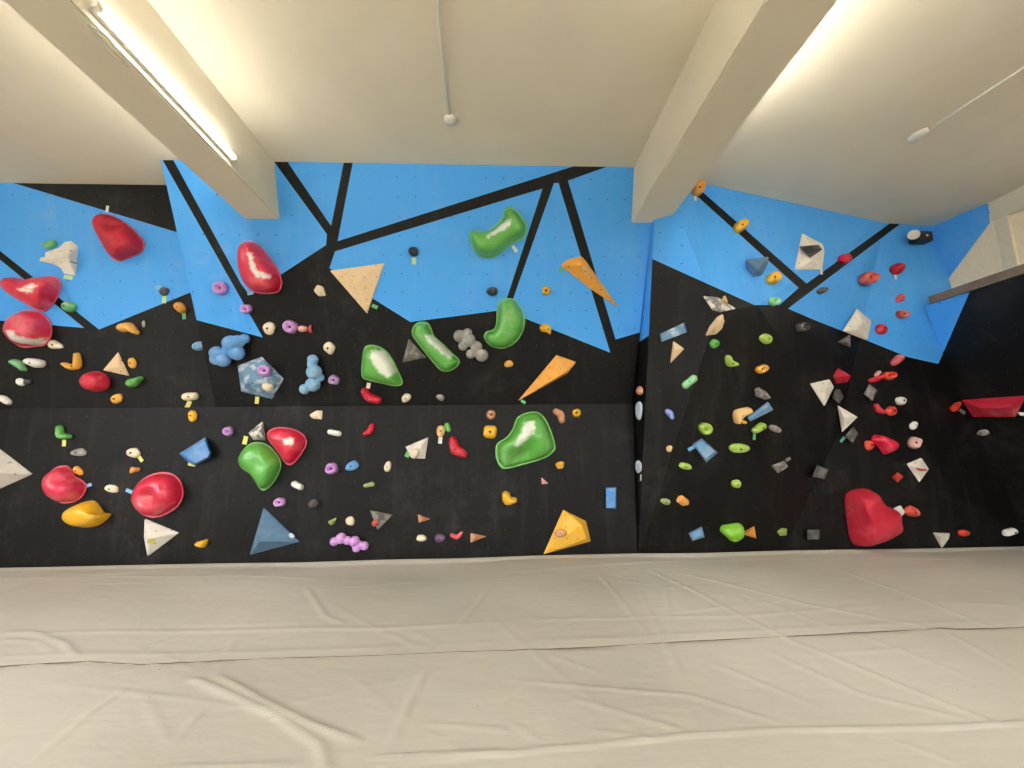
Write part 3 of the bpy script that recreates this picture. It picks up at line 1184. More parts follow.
def tape(crop, cx, cy, w, h, rot, color, label, on=None):
    a = R_(rot)
    c = [(cx + x * math.cos(a) - y * math.sin(a), cy + x * math.sin(a) + y * math.cos(a)) for x, y in ((-w / 2, -h / 2), (w / 2, -h / 2), (w / 2, h / 2), (-w / 2, h / 2))]
    P = px(crop, c)
    (X0, Y0), = px(crop, [(cx, cy)])
    fr = seat(X0, Y0, on)
    bm = bmesh.new()
    L = [to_local(fr, *q) for q in P]
    n = 5
    top, bt = [], []
    for i in range(n + 1):
        t = i / n
        for A, B in ((L[0], L[3]), (L[1], L[2])):
            q = A.lerp(B, t)
            z = .0012 + .004 * (t ** 3)
            top.append(bm.verts.new((q.x, q.y, z + .001)))
            bt.append(bm.verts.new((q.x, q.y, z - .001)))
    for i in range(n):
        a_ = 2 * i
        bm.faces.new((top[a_], top[a_ + 1], top[a_ + 3], top[a_ + 2]))
        bm.faces.new((bt[a_], bt[a_ + 2], bt[a_ + 3], bt[a_ + 1]))
        bm.faces.new((top[a_], top[a_ + 2], bt[a_ + 2], bt[a_]))
        bm.faces.new((top[a_ + 1], bt[a_ + 1], bt[a_ + 3], top[a_ + 3]))
    bm.faces.new((top[0], bt[0], bt[1], top[1]))
    bm.faces.new((top[-2], top[-1], bt[-1], bt[-2]))
    o = from_bm('route_tape', bm, M['tape_' + color], None, mw_of(fr, .002), False)
    return finish(o, label, 'tape', 'route tape strips')


# ======================= leftmost section, upper =======================
macro('A', [(535, 290), (560, 255), (610, 248), (690, 285), (760, 340), (810, 400), (815, 440), (790, 475), (730, 500), (680, 518), (640, 505), (610, 460), (570, 390), (540, 330)],
      'crimson', 'big dark red rounded hold with a dimple just under the black triangle', .2, spine=[(640, 340), (710, 430)], dimples=[(640, 305, .08, .13)], rim='red_rim')
tape('A', 612, 222, 16, 36, 6, 'white', 'white tape strip poking up above the dark red hold under the black triangle')
blob('A', 282, 424, 80, 46, -14, 'emerald', 'green rounded hold peeping out from behind the white volume on the left blue panel', hr=.6, bolted=False)
vol('A', [(262, 470), (340, 444), (375, 410), (410, 404), (446, 436), (440, 540), (434, 602), (370, 592), (352, 560), (320, 540), (228, 518), (238, 498), (262, 500)], [(385, 485, .12)], 'vol_white', fan=True, label=
    'off-white angular volume with dark screw holes on the left blue panel')
tape('A', 390, 612, 52, 22, 8, 'palegreen', 'pale green tape under the white volume on the left blue panel')
macro('A', [(15, 640), (40, 612), (90, 610), (150, 625), (200, 622), (250, 605), (310, 605), (340, 640), (337, 680), (310, 745), (270, 790), (242, 806), (200, 792), (140, 760), (60, 710), (22, 672)],
      'red_gloss', 'big glossy red wedge-shaped hold across the black stripe at the left', .2, spine=[(130, 670), (235, 690)], rim='red_rim', chalk=[(120, 682), (200, 655), (230, 662), (200, 698), (160, 702)])  # polygon blends a pale patch into the middle of the red
macro('B', [(35, 200), (50, 150), (90, 105), (150, 85), (220, 95), (270, 135), (292, 190), (285, 240), (250, 285), (190, 295), (130, 300), (80, 275), (45, 235)],
      'rose_gloss', 'big round red hold smeared with white chalk below the glossy red wedge', .22, rim='red_rim', spine=[(165, 190)], chalk=[(40, 205), (90, 200), (120, 235), (180, 250), (245, 225), (262, 260), (200, 290), (110, 280), (60, 255)])
blob('B', 393, 66, 78, 62, 25, 'emerald', 'green rounded hold on the black stripe beside the glossy red wedge', hr=.6)
blob('A', 932, 690, 48, 56, 20, 'black', 'small black hold near the lower right corner of the left blue panel', hr=.6)
tape('A', 903, 668, 36, 24, -20, 'lightblue', 'pale blue tape beside the small black hold of the left blue panel')
tape('A', 936, 735, 25, 46, 3, 'palegreen', 'pale green tape below the small black hold of the left blue panel')
# ======================= leftmost section, black area =======================
blob('B', 315, 285, 92, 48, 12, 'cream', 'cream almond-shaped hold at the lower right of the chalk-smeared red hold', egg=-.35)
bean('B', [(80, 380), (110, 395), (138, 422)], [16, 22, 12], 'emerald', 'small green slug-shaped hold left of the knobbly white hold', bolted=False)
bean('B', [(165, 378), (200, 388), (232, 392)], [20, 26, 22], 'white', 'knobbly white oblong hold below the chalk-smeared red hold')
blob('B', 118, 495, 56, 44, 28, 'white', 'small white oval hold above the left end of the panel joint')
blob('B', 157, 496, 44, 40, 0, 'black', 'small black hold touching the small white oval hold')
bean('B', [(-20, 582), (20, 592), (48, 610)], [16, 18, 16], 'white', 'white bar-shaped hold cut off by the left picture edge', bolted=False)
bean('B', [(370, 392), (405, 410), (440, 396), (441, 338)], [10, 17, 22, 11], 'amber', 'yellow crescent-shaped hold curved like a banana left of the cream triangle')
bean('B', [(696, 185), (735, 184), (778, 214)], [26, 28, 13], 'amber', 'yellow comma-shaped hold under the point of the left blue panel')
blob('B', 818, 165, 16, 42, 0, 'grey', 'tiny grey chip right of the yellow comma-shaped hold', bolted=False)
vol('B', [(675, 325), (738, 460), (590, 428)], [(680, 412, .05)], 'vol_cream', 'cream triangular volume above the shiny red ball hold')
blob('B', 752, 387, 48, 64, -12, 'amber', 'amber oval hold on the right of the cream triangular volume')
bean('B', [(748, 500), (770, 494), (797, 474)], [27, 24, 12], 'green', 'green comma-shaped hold below the cream triangular volume')
macro('B', [(465, 490), (480, 455), (515, 437), (560, 435), (600, 455), (620, 490), (615, 525), (580, 548), (530, 550), (485, 530)], 'red_gloss', 'shiny red ball-shaped hold below the cream triangular volume', .16, spine=[(542, 490)], flange=.03, rim='red_gloss')
blob('B', 663, 590, 72, 54, -18, 'amber', 'amber rounded hold below and right of the shiny red ball')
# ======================= leftmost section, lower panel =======================
vol('C', [(-110, 62), (170, 277), (-110, 402)], [(-40, 268, .22)], 'vol_white', 'large white pyramid volume cut off by the left picture edge')
bean('C', [(308, 42), (312, 78), (356, 84)], [17, 19, 11], 'green', 'green hooked hold above the grey striped hold at lower left', bolted=False)
tape('C', 330, 118, 20, 34, 0, 'yellow', 'yellow-green tape under the green hooked hold at lower left')
blob('C', 402, 166, 88, 40, -6, 'grey', 'grey and white flat oval hold above the lower left red hold', egg=.2)
macro('C', [(228, 325), (245, 275), (290, 240), (335, 233), (362, 252), (378, 285), (420, 310), (438, 335), (430, 376), (396, 412), (348, 428), (300, 422), (250, 385)], 'rose_gloss',
      'big rosy red hold with a notch touching the yellow lemon-shaped hold', .2, dimples=[(325, 298, .07, .10)], rim='red_rim', spine=[(320, 340)])
tape('C', 452, 335, 38, 17, -18, 'lightblue', 'light blue tape sticking out right of the rosy red hold')
blob('C', 400, 260, 58, 42, 35, 'orange', 'orange wedge hold tucked above the rosy red hold')
macro('C', [(335, 492), (348, 462), (390, 434), (450, 415), (485, 418), (510, 445), (530, 475), (562, 482), (545, 508), (500, 540), (450, 550), (390, 545), (345, 520)], 'yellow_gloss',
      'big yellow lemon-shaped hold at the lower left', .18, rim='yellow_rim', spine=[(410, 485), (480, 480)], flange=.04)
blob('C', 572, 352, 74, 42, 8, 'cream', 'cream oval hold between the two lower left red holds')
blob('C', 683, 168, 72, 52, 0, 'cream', 'cream oval hold with tape above the rightmost of the lower left red holds')
tape('C', 719, 196, 18, 42, -38, 'yellow', 'yellow-green tape running off the cream oval hold at lower left')
chip('C', [(665, 275), (672, 240), (722, 245), (715, 262)], .06, 'orange', 'orange wedge hold just above the wide red hold at lower left')
macro('C', [(675, 400), (690, 345), (740, 295), (810, 268), (870, 272), (910, 297), (930, 330), (937, 385), (912, 440), (865, 476), (815, 497), (770, 500), (720, 480), (690, 445)], 'red_gloss',
      'big wide red hold with a chalky dimple above the white pyramid with a yellow mark', .2, dimples=[(755, 392, .075, .10)], rim='red_rim', spine=[(790, 390), (830, 380)])
tape('C', 664, 364, 36, 18, 22, 'lightblue', 'light blue tape sticking out left of the wide red hold')
vol('C', [(745, 505), (920, 577), (760, 697), (742, 600)], [(772, 604, .13)], 'vol_white', 'white pyramid volume with a yellow mark under the wide red hold', vid='c11')
tape('C', 776, 618, 42, 22, -4, 'yellow', 'yellow tape patch stuck on the white pyramid under the wide red hold', on='c11')
# ======================= main section, left =======================
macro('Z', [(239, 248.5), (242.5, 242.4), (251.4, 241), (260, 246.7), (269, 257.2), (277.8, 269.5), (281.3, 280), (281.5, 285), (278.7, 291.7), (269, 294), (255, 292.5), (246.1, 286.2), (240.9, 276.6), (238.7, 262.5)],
      'red_gloss', 'big glossy red egg-shaped hold beside the black stripe on the blue wall', .22, spine=[(253, 258), (264, 278)], rim='red_rim', chalk=[(250.5, 253.7), (254, 253.7), (258.4, 269.5), (269, 274.8), (269.8, 278.3), (260.2, 278.3), (253.2, 271.3)])  # the pale patch paints this hold's glossy highlight into its colour
tape('E', 515, 103, 34, 20, -10, 'lightblue', 'pale blue tape under the glossy red egg-shaped hold')
blob('E', 345, 75, 78, 84, 0, 'purple', 'purple ring hold on the blue paint left of the black stripe', prof='ring', hr=.6, bolted=True)
blob('E', 490, 193, 66, 60, 0, 'purple', 'purple ring hold on the black stripe below the red egg', prof='ring', hr=.6, bolted=True)
bean('E', [(108, 178), (122, 192)], [26, 26], 'orange', 'orange hold near the seam below the left blue panel')
tape('E', 138, 234, 20, 36, -6, 'green', 'green tape under the orange hold near the panel seam')
blob('E', 217, 405, 62, 56, -10, 'sky', 'small pale blue ball hold left of the bubbly blue hold', hr=.7)
cluster('E', [(330, 445, 40), (325, 478, 34), (362, 482, 40), (410, 390, 46), (448, 378, 36), (485, 362, 27), (440, 442, 42), (398, 425, 34)], 'blue', 'bright blue bubbly hold above the chalky blue volume')
vol('E', [(445, 515), (580, 465), (705, 590), (640, 705), (465, 662)], [(500, 614, .16), (640, 588, .10)], 'vol_chalkblue', 'chalky blue five-sided volume carrying a purple ring and a white hold', vid='e7')
blob('E', 593, 545, 84, 70, 10, 'purple', 'purple ring hold bolted onto the chalky blue volume', prof='ring', hr=.5, bolted=True, on='e7')
blob('E', 612, 638, 74, 44, 14, 'cream', 'cream oval hold bolted onto the chalky blue volume', on='e7', bolted=False)
tape('E', 553, 712, 22, 40, 5, 'yellow', 'yellow tape just below the chalky blue volume')
chip('E', [(875, 90), (895, 55), (930, 68), (946, 118), (905, 122)], .055, 'cream', 'cream angular hold by the left corner of the big cream triangle')
blob('E', 620, 303, 76, 72, 20, 'cream', 'cream rounded hold left of the long purple ring', wob=.12)
blob('E', 740, 295, 92, 78, 22, 'purple', 'large elongated purple ring hold with a slot touching a pink hold', prof='ring', hr=.5, bolted=True)
bean('E', [(802, 306), (822, 308)], [19, 16], 'palepink', 'pale pink hold on the right of the elongated purple ring', bolted=False)
chip('E', [(842, 300), (860, 280), (868, 330), (848, 326)], .05, 'pink', 'pinkish red wedge hold at the end of the pale pink hold')
blob('E', 962, 415, 70, 64, 35, 'cream', 'cream squarish hold above the pale blue bubbly hold', sq=3)
cluster('E', [(872, 482, 30), (868, 508, 28), (880, 552, 42), (910, 582, 26), (872, 622, 40), (826, 648, 30)], 'sky', 'pale blue bubbly hold standing upright right of the chalky blue volume')
blob('E', 988, 597, 68, 60, 22, 'lilac', 'lilac ring hold with a slot right of the pale blue bubbly hold', prof='ring', hr=.5, bolted=True)
bean('E', [(150, 692), (195, 690)], [24, 22], 'cream', 'cream hold with yellow tape on the panel joint above the yellow oval hold')
tape('E', 163, 736, 26, 44, 24, 'yellow', 'yellow tape under the cream hold on the panel joint')
# ======================= main section lower panel, left =======================
blob('F', 147, 72, 42, 56, -8, 'yellow', 'small yellow oval hold below the cream hold on the joint')
blob('F', 308, 142, 46, 48, 0, 'purple', 'small purple ring hold left of the crumpled chalky grey volume', prof='ring', hr=.6, bolted=True)
vol('F', [(90, 242), (207, 168), (235, 240), (225, 262), (160, 297), (130, 280)], [(103, 243, .08), (203, 180, .08), (226, 240, .09), (217, 257, .09), (164, 284, .08), (138, 272, .08)], 'vol_blue', 'blue wedge volume with a pale top edge at lower left')
tape('F', 145, 290, 34, 16, 10, 'yellow', 'yellow-green tape under the blue wedge volume')
vol('F', [(400, 148), (465, 97), (480, 182), (425, 180)], [(455, 150, .1)], 'vol_chalkgrey', 'chalk-covered grey volume above the green and red rounded pair')
tape('F', 386, 182, 20, 38, 12, 'yellow', 'yellow tape left of the chalk-covered grey volume')
macro('F', [(482, 155), (500, 132), (540, 122), (600, 130), (645, 155), (662, 190), (650, 225), (610, 280), (582, 295), (558, 278), (530, 235), (495, 190)], 'red_gloss',
      'red rounded triangular hold leaning on the large lower green hold', .18, spine=[(585, 190)], rim='red_rim', chalk=[(560, 175), (612, 172), (604, 200), (570, 200)])  # polygon blends a small pale spot into the red
macro('F', [(352, 270), (370, 230), (405, 198), (440, 190), (480, 200), (520, 235), (545, 280), (540, 320), (515, 370), (480, 405), (455, 405), (430, 370), (405, 335), (365, 305)], 'green_gloss',
      'large green rounded hold leaning against the red triangular hold', .2, spine=[(440, 260), (475, 310)], rim='green_rim')
chip('F', [(675, 68), (705, 48), (735, 48), (732, 88), (690, 84)], .055, 'cream', 'cream blocky hold just under the joint above the red triangular hold')
bean('F', [(768, 144), (806, 152)], [13, 13], 'white', 'white bar hold right of the red triangular hold', bolted=False)
blob('F', 775, 310, 62, 60, 10, 'purple', 'purple ring hold with a dark centre beside the small blue teardrop', prof='ring', hr=.6, bolted=True)
bean('F', [(608, 380), (634, 394)], [15, 14], 'white', 'white bean hold below the red triangular hold', bolted=False)
blob('F', 540, 462, 58, 46, -15, 'purple', 'purple ring hold above the steel blue pyramid', prof='ring', hr=.6, bolted=True)
blob('F', 694, 470, 48, 46, 0, 'charcoal', 'dark grey ball hold right of the steel blue pyramid tip', hr=.8, bolted=False)
chip('F', [(758, 548), (800, 528), (790, 560), (770, 566)], .05, 'sage', 'olive green wedge hold above the purple bubbly hold')
vol('F', [(470, 485), (632, 640), (408, 699)], [(452, 638, .2)], 'vol_steel', 'large steel blue pyramid volume standing above the mat', vid='f14')
blob('F', 595, 613, 30, 22, 30, 'iceblue', 'small whitish hold on the tip of the steel blue pyramid', on='f14', bolted=False)
bean('F', [(172, 650), (192, 650), (206, 638)], [12, 18, 10], 'yellow', 'yellow irregular hold near the mat left of the steel blue pyramid', bolted=False)
cluster('I', [(68, 635, 20), (100, 620, 25), (130, 630, 20), (162, 634, 24), (172, 664, 20), (208, 655, 20), (190, 648, 16)], 'purple', 'purple bubbly hold low down near the mat')
# ======================= main section, middle, upper =======================
blob('G', 530, 520, 58, 60, 0, 'black', 'black ball hold with tape in the middle of the blue wall', hr=.7)
tape('G', 535, 574, 24, 40, 2, 'palegreen', 'pale tape under the black ball hold on the blue wall')
blob('G', 980, 748, 62, 56, 0, 'black', 'black ball hold left of the hooked green hold', hr=.7)
vol('G', [(58, 630), (367, 588), (270, 874)], [(220, 690, .07)], 'vol_cream', 'big cream triangular volume pointing down on the blue wall')
tape('H', 312, 122, 34, 20, 25, 'green', 'green tape at the lower tip of the big cream triangle')
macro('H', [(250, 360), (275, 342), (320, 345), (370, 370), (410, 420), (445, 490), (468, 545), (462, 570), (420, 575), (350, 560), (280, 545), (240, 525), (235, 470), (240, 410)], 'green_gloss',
      'green teardrop-shaped hold whitened by chalk and painted highlight left of the grey pyramid', .18, spine=[(310, 440), (360, 490)], rim='green_rim', chalk=[(290, 370), (350, 375), (400, 430), (425, 500), (390, 530), (340, 495), (310, 450), (285, 410)])  # white area mixes chalk with a highlight painted into the colour
tape('H', 276, 572, 22, 32, 10, 'cream', 'cream tape between the green teardrop and a red bean hold')
bean('H', [(252, 606), (280, 640), (328, 656)], [20, 27, 22], 'red', 'red bean hold below the green teardrop hold')
blob('H', 490, 643, 60, 48, -35, 'cream', 'cream oval hold above the joint right of the red bean')
blob('H', 683, 640, 52, 34, 20, 'grey', 'small grey-white chip hold above the joint', egg=.3, bolted=False)
vol('H', [(505, 305), (605, 412), (470, 440)], [(512, 385, .12)], 'vol_grey', 'grey chalky pyramid volume behind the long green hold')
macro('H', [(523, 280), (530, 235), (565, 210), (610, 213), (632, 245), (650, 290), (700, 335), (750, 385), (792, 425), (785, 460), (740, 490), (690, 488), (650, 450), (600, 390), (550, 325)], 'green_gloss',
      'long green hold leaning diagonally with a broad chalk and painted reflection streak', .18, spine=[(575, 262), (640, 360), (725, 440)], rim='green_rim', flange=.12, chalk=[(600, 290), (640, 285), (700, 345), (760, 405), (735, 420), (680, 375), (620, 320)])  # streak includes a painted reflection of windows and tubes
cluster('H', [(795, 290, 35), (840, 272, 26), (845, 312, 40), (815, 345, 28), (890, 350, 33), (858, 392, 28), (922, 400, 37)], 'grey', 'grey bubbly hold dusted with chalk between two green holds')
macro('K', [(135, 290), (150, 265), (190, 252), (206, 215), (208, 150), (220, 100), (250, 78), (300, 78), (335, 110), (365, 170), (368, 235), (340, 300), (300, 340), (250, 362), (190, 355), (150, 325)], 'green_gloss',
      'green boot-shaped hold straddling the edge of the blue paint', .2, spine=[(275, 140), (292, 230), (210, 300)], rim='green_rim', flange=.1)
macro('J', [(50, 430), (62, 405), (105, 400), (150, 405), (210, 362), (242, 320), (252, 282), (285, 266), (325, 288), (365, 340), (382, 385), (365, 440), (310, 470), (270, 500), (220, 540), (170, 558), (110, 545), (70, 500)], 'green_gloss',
      'green crescent-shaped hold high on the blue wall', .2, spine=[(120, 470), (220, 450), (300, 380)], rim='green_rim', flange=.1, chalk=[(150, 430), (200, 400), (270, 340), (295, 345), (280, 380), (210, 425), (160, 445)])  # pale arc carries a painted reflection along with chalk
tape('J', 311, 506, 18, 42, -32, 'white', 'white tape under the green crescent-shaped hold')
blob('J', 490, 743, 54, 54, 0, 'yellow', 'small yellow ring hold on the blue wall left of the orange blade', prof='ring', hr=.6, bolted=True)
vol('J', [(572, 602), (612, 566), (690, 548), (715, 575), (900, 838), (745, 735)], [(690, 600, .14), (640, 600, .1)], 'vol_orange', 'long orange blade-shaped volume on the blue wall', vid='j3')
blob('J', 715, 626, 34, 48, -30, 'gold', 'small pale yellow hold bolted onto the long orange blade', on='j3', bolted=True)
tape('J', 574, 628, 24, 22, 0, 'green', 'green tape at the upper left corner of the orange blade')
bean('K', [(478, 245), (498, 250), (508, 272)], [26, 24, 10], 'yellow', 'yellow comma-shaped hold on the edge between blue and black')
blob('K', 275, 450, 54, 42, -25, 'amber', 'amber wedge hold below the boot-shaped green hold', egg=.3)
vol('K', [(548, 398), (660, 438), (612, 502), (330, 658)], [(606, 492, .08)], 'vol_orange', 'orange carrot-shaped volume on black above the joint')
tape('K', 360, 664, 28, 16, 30, 'green', 'green tape at the lower tip of the orange carrot-shaped volume')
# ======================= main section, middle, lower panel =======================
bean('I', [(208, 135), (230, 122), (243, 95)], [9, 16, 12], 'red', 'slim red curved hold left of the white and pink volume', bolted=False)
blob('I', 147, 285, 68, 46, -28, 'blue', 'small blue teardrop hold right of the purple ring', egg=.35)
blob('I', 315, 287, 34, 52, 18, 'cream', 'cream oval hold right of the small blue teardrop')
vol('I', [(398, 195), (505, 150), (490, 250), (432, 248)], [(470, 195, .09)], 'vol_white', 'white angular volume with a pinkish top edge left of the red hook', vid='i6')
blob('I', 438, 226, 42, 48, 30, 'cream', 'cream hold bolted onto the white angular volume', on='i6', bolted=False)
tape('I', 410, 226, 20, 36, 24, 'green', 'green tape on the left of the white angular volume')
blob('I', 562, 122, 40, 60, 8, 'gold', 'tan oval hold beside a green one above the red hook')
blob('I', 594, 105, 32, 48, -18, 'green', 'green hold beside a tan one above the red hook', bolted=False)
tape('I', 560, 164, 18, 32, 5, 'white', 'white tape under the tan and green pair above the red hook')
bean('I', [(618, 165), (632, 205), (668, 230)], [20, 30, 19], 'red', 'red hook-shaped hold in the middle of the lower panel')
blob('L', 145, 45, 46, 50, 0, 'tan', 'tan ring hold just under the joint above the yellow square', prof='ring', hr=.5, bolted=True)
blob('L', 140, 125, 64, 66, 6, 'yellow', 'yellow squarish hold left of the big lower green hold', sq=3.4, wob=.04)
bean('I', [(212, 376), (244, 369)], [10, 11], 'sage', 'small olive green bar hold low on the panel centre', bolted=False)
blob('I', 140, 540, 46, 42, 10, 'cream', 'cream round hold left of the brownish grey pyramid')
vol('I', [(234, 490), (340, 510), (268, 582)], [(278, 518, .1)], 'vol_grey', 'brownish grey pyramid volume low in the panel centre', vid='i14')
blob('I', 256, 550, 24, 34, 0, 'coral', 'small coral hold on the left of the brownish grey pyramid', on='i14', bolted=False)
chip('I', [(455, 508), (516, 530), (460, 549)], .06, 'tan', 'small tan cone hold above the row of four holds near the mat')
blob('I', 472, 620, 48, 34, 6, 'cream', 'cream oval hold, first in the row near the mat')
blob('I', 557, 620, 52, 40, -22, 'plum', 'dark purple oval hold, second in the row near the mat')
bean('I', [(614, 606), (640, 614), (660, 594)], [9, 13, 7], 'pink', 'pink crescent hold, third in the row near the mat', bolted=False)
chip('I', [(700, 595), (776, 611), (700, 641)], .07, 'tan', 'tan cone hold at the right end of the row near the mat')
# ======================= main section, right, lower panel =======================
macro('L', [(165, 220), (172, 180), (215, 150), (245, 110), (265, 60), (310, 35), (360, 32), (395, 60), (425, 120), (445, 190), (435, 220), (390, 250), (310, 275), (220, 297), (190, 290), (170, 255)], 'green_gloss',
      'biggest green hold with a scooped underside and a chalk-and-highlight patch on the lower panel', .24, spine=[(330, 120), (300, 190)], dimples=[(310, 225, .12, .15), (250, 250, .1, .1)], rim='green_rim', hole=[(190, 258, .25)], chalk=[(300, 85), (345, 75), (350, 110), (310, 160), (270, 195), (248, 185), (280, 140)])  # patch is chalk together with a reflection painted in
bean('L', [(447, 30), (468, 45), (474, 72)], [15, 19, 15], 'tan', 'tan curved hold just under the joint right of the biggest green hold')
blob('L', 543, 37, 44, 44, 0, 'yellow', 'small round yellow hold just under the joint', prof='ring', hr=.5, bolted=True)
chip('L', [(442, 275), (462, 262), (486, 265), (480, 295), (455, 298)], .05, 'yellow', 'small yellow block hold below the biggest green hold')
chip('L', [(378, 335), (412, 366), (380, 369)], .04, 'palepink', 'small pale pink wedge below the biggest green hold')
bean('L', [(214, 420), (222, 446), (252, 444)], [20, 22, 15], 'yellow', 'yellow heart-shaped hold left of the yellow wedge volume')
prism('L', [(678, 382), (726, 382), (726, 484), (678, 482)], .06, 'vol_blue', 'upright blue rectangular block near the right end of the panel', .1, group='blue climbing holds', cat='climbing hold')
vol('L', [(480, 487), (586, 540), (608, 634), (388, 694)], [(568, 560, .13), (588, 622, .1), (450, 630, .06)], 'vol_yellow', 'large yellow wedge volume standing above the mat', vid='l10')
blob('L', 468, 597, 56, 40, 0, 'tan', 'brown oval hold bolted onto the large yellow wedge', on='l10', bolted=True)
# ======================= gap between the sections =======================
blob('N', 126, 708, 36, 56, 0, 'tan', 'tan hold high in the gap between the two wall sections', bolted=False)
blob('O', 120, 195, 42, 130, 2, 'iceblue', 'pale blue teardrop hold in the gap between the two wall sections', hr=.1, bolted=False, wob=.1)
blob('O', 118, 555, 42, 84, 0, 'iceblue', 'white shell-like hold low in the gap between the two wall sections', hr=.12, bolted=False, wob=.1)
tape('O', 135, 625, 8, 40, 0, 'white', 'thin white tape under the white shell-like hold in the gap')
# ======================= right section, upper left =======================
blob('M', 502, 120, 84, 80, -25, 'orange', 'orange jug hold at the top of the black stripe beside the beam', prof='cup', hr=.6, bolted=True)
tape('M', 480, 180, 16, 42, -8, 'white', 'white tape under the orange jug beside the beam')
blob('M', 772, 358, 86, 74, -30, 'yellow', 'yellow jug hold on the black stripe left of the grey bowl', prof='cup', hr=.6, bolted=True)
vol('M', [(800, 575), (945, 558), (942, 605), (900, 678), (850, 682), (815, 642)], [(815, 590, .1), (925, 585, .1), (880, 640, .1)], 'vol_steel', 'greyish blue bowl-shaped hold on the blue wall under the black stripe', group='steel climbing holds', cat='climbing hold')
blob('M', 980, 693, 76, 76, 0, 'yellow', 'round yellow jug hold right of the greyish blue bowl', prof='cup', hr=.6, bolted=True)
blob('N', 985, 137, 62, 60, 0, 'mint', 'mint green ring hold at the bottom of the black stripe', prof='ring', hr=.5, bolted=True)
prism('N', [(256, 345), (412, 272), (430, 335), (264, 398)], .05, 'vol_chalkblue', 'chalk-covered pale blue slab hold above the small cream triangle', .06, group='steel climbing holds', cat='climbing hold')
vol('N', [(340, 390), (412, 440), (322, 534)], [(350, 440, .07)], 'vol_cream', 'small cream triangle volume below the pale slab')
vol('N', [(530, 105), (620, 112), (738, 185), (640, 207), (590, 192)], [(625, 150, .03)], 'vol_chalkgrey', 'chalk-covered grey plate with a yellow cone on it', vid='n3')
chip('N', [(648, 146), (655, 108), (669, 102), (686, 146), (667, 154)], .06, 'gold', 'pale yellow cone hold standing on the chalk-covered plate', on='n3')
vol('N', [(545, 357), (570, 300), (618, 238), (655, 218), (666, 262), (650, 312), (612, 347)], [(610, 295, .11), (640, 262, .09)], 'vol_cream', 'cream half-moon hold below the chalk-covered plate', group='cream climbing holds', cat='climbing hold')
blob('N', 606, 408, 66, 58, -45, 'green', 'green hold just below the cream half-moon', bolted=True)
bean('N', [(694, 500), (706, 532), (742, 538)], [20, 26, 14], 'lime', 'pale lime crescent hold right of the small cream triangle')
bean('N', [(420, 672), (448, 650), (470, 632)], [26, 24, 26], 'mint', 'mint green peanut-shaped hold below the small cream triangle')
blob('N', 935, 376, 78, 68, 35, 'lime', 'lime green oval hold by the grey facet edge')
blob('N', 908, 570, 78, 60, -30, 'amber', 'amber hold with a dark centre below the lime oval', prof='ring', hr=.5, bolted=True)
vol('N', [(858, 700), (880, 685), (930, 715), (962, 755), (925, 765), (865, 745)], [(890, 715, .06), (930, 745, .05)], 'vol_grey', 'grey stone-like hold below the amber hold', group='grey climbing holds', cat='climbing hold')
# ======================= right section, middle left =======================
bean('O', [(303, 202), (320, 215), (333, 240)], [18, 22, 16], 'periwinkle', 'periwinkle blue bean hold near the left edge of the right section')
blob('O', 548, 315, 84, 86, 90, 'lime', 'lime green cup-shaped hold above the blue box', prof='cup', hr=.5, egg=-.3, bolted=True)
prism('O', [(465, 410), (520, 372), (622, 462), (548, 526)], .11, 'vol_lightblue', 'blue box hold with a whitish ridge under the lime cup', .22, group='blue climbing holds', cat='climbing hold')
tape('O', 455, 436, 44, 20, -30, 'lightblue', 'light blue tape on the left of the blue box hold')
blob('O', 763, 437, 134, 66, 0, 'lime', 'wide lime green egg-shaped hold right of the blue box')
blob('O', 418, 552, 86, 44, 10, 'lime', 'small lime green oval hold below and left of the blue box')
blob('O', 315, 440, 40, 46, 0, 'gold', 'tiny tan knob hold left of the blue box')
bean('O', [(752, 262), (762, 222), (822, 196)], [20, 34, 22], 'gold', 'pale yellow jug hold touching the blue blade hold')
bean('O', [(788, 268), (802, 272)], [12, 10], 'yellow', 'small yellow hold below the pale yellow jug', bolted=False)
vol('O', [(813, 238), (942, 140), (976, 192), (830, 264)], [(940, 170, .07), (850, 235, .04)], 'vol_lightblue', 'blue blade hold pointing at the pale yellow jug', group='blue climbing holds', cat='climbing hold')
bean('O', [(868, 322), (908, 296)], [20, 24], 'lime', 'pale green bean hold with tape below the blue blade')
tape('O', 858, 360, 17, 46, 8, 'green', 'green tape under the pale green bean hold')
blob('O', 992, 312, 86, 40, 22, 'grey', 'flat grey stone hold right of the pale green bean')
# ======================= right section, bottom left =======================
blob('P', 745, 153, 64, 56, 0, 'lime', 'round lime green hold above the green macro near the mat')
blob('P', 292, 266, 68, 40, 18, 'sage', 'pale olive hold left of the orange block near the mat')
chip('P', [(357, 262), (370, 232), (395, 223), (440, 258), (440, 285), (400, 293)], .06, 'orange', 'orange block hold near the left edge of the right section')
vol('P', [(436, 465), (520, 424), (538, 490), (462, 514)], [(455, 468, .07), (515, 440, .07), (520, 482, .07), (470, 500, .06)], 'vol_lightblue', 'pale blue cube hold low near the mat', group='blue climbing holds', cat='climbing hold')
macro('P', [(645, 458), (655, 425), (700, 414), (765, 408), (795, 438), (785, 480), (745, 510), (710, 518), (680, 492)], 'lime_gloss', 'vivid green rounded hold low near the mat beside the orange wedge', .12, rim='lime_gloss', flange=.04)
chip('P', [(790, 460), (856, 422), (868, 498), (800, 478)], .07, 'orange', 'orange wedge hold touching the vivid green hold near the mat')
chip('S', [(92, 555), (118, 536), (144, 540), (140, 576), (105, 578)], .05, 'sage', 'small green hold right of the orange wedge near the mat')
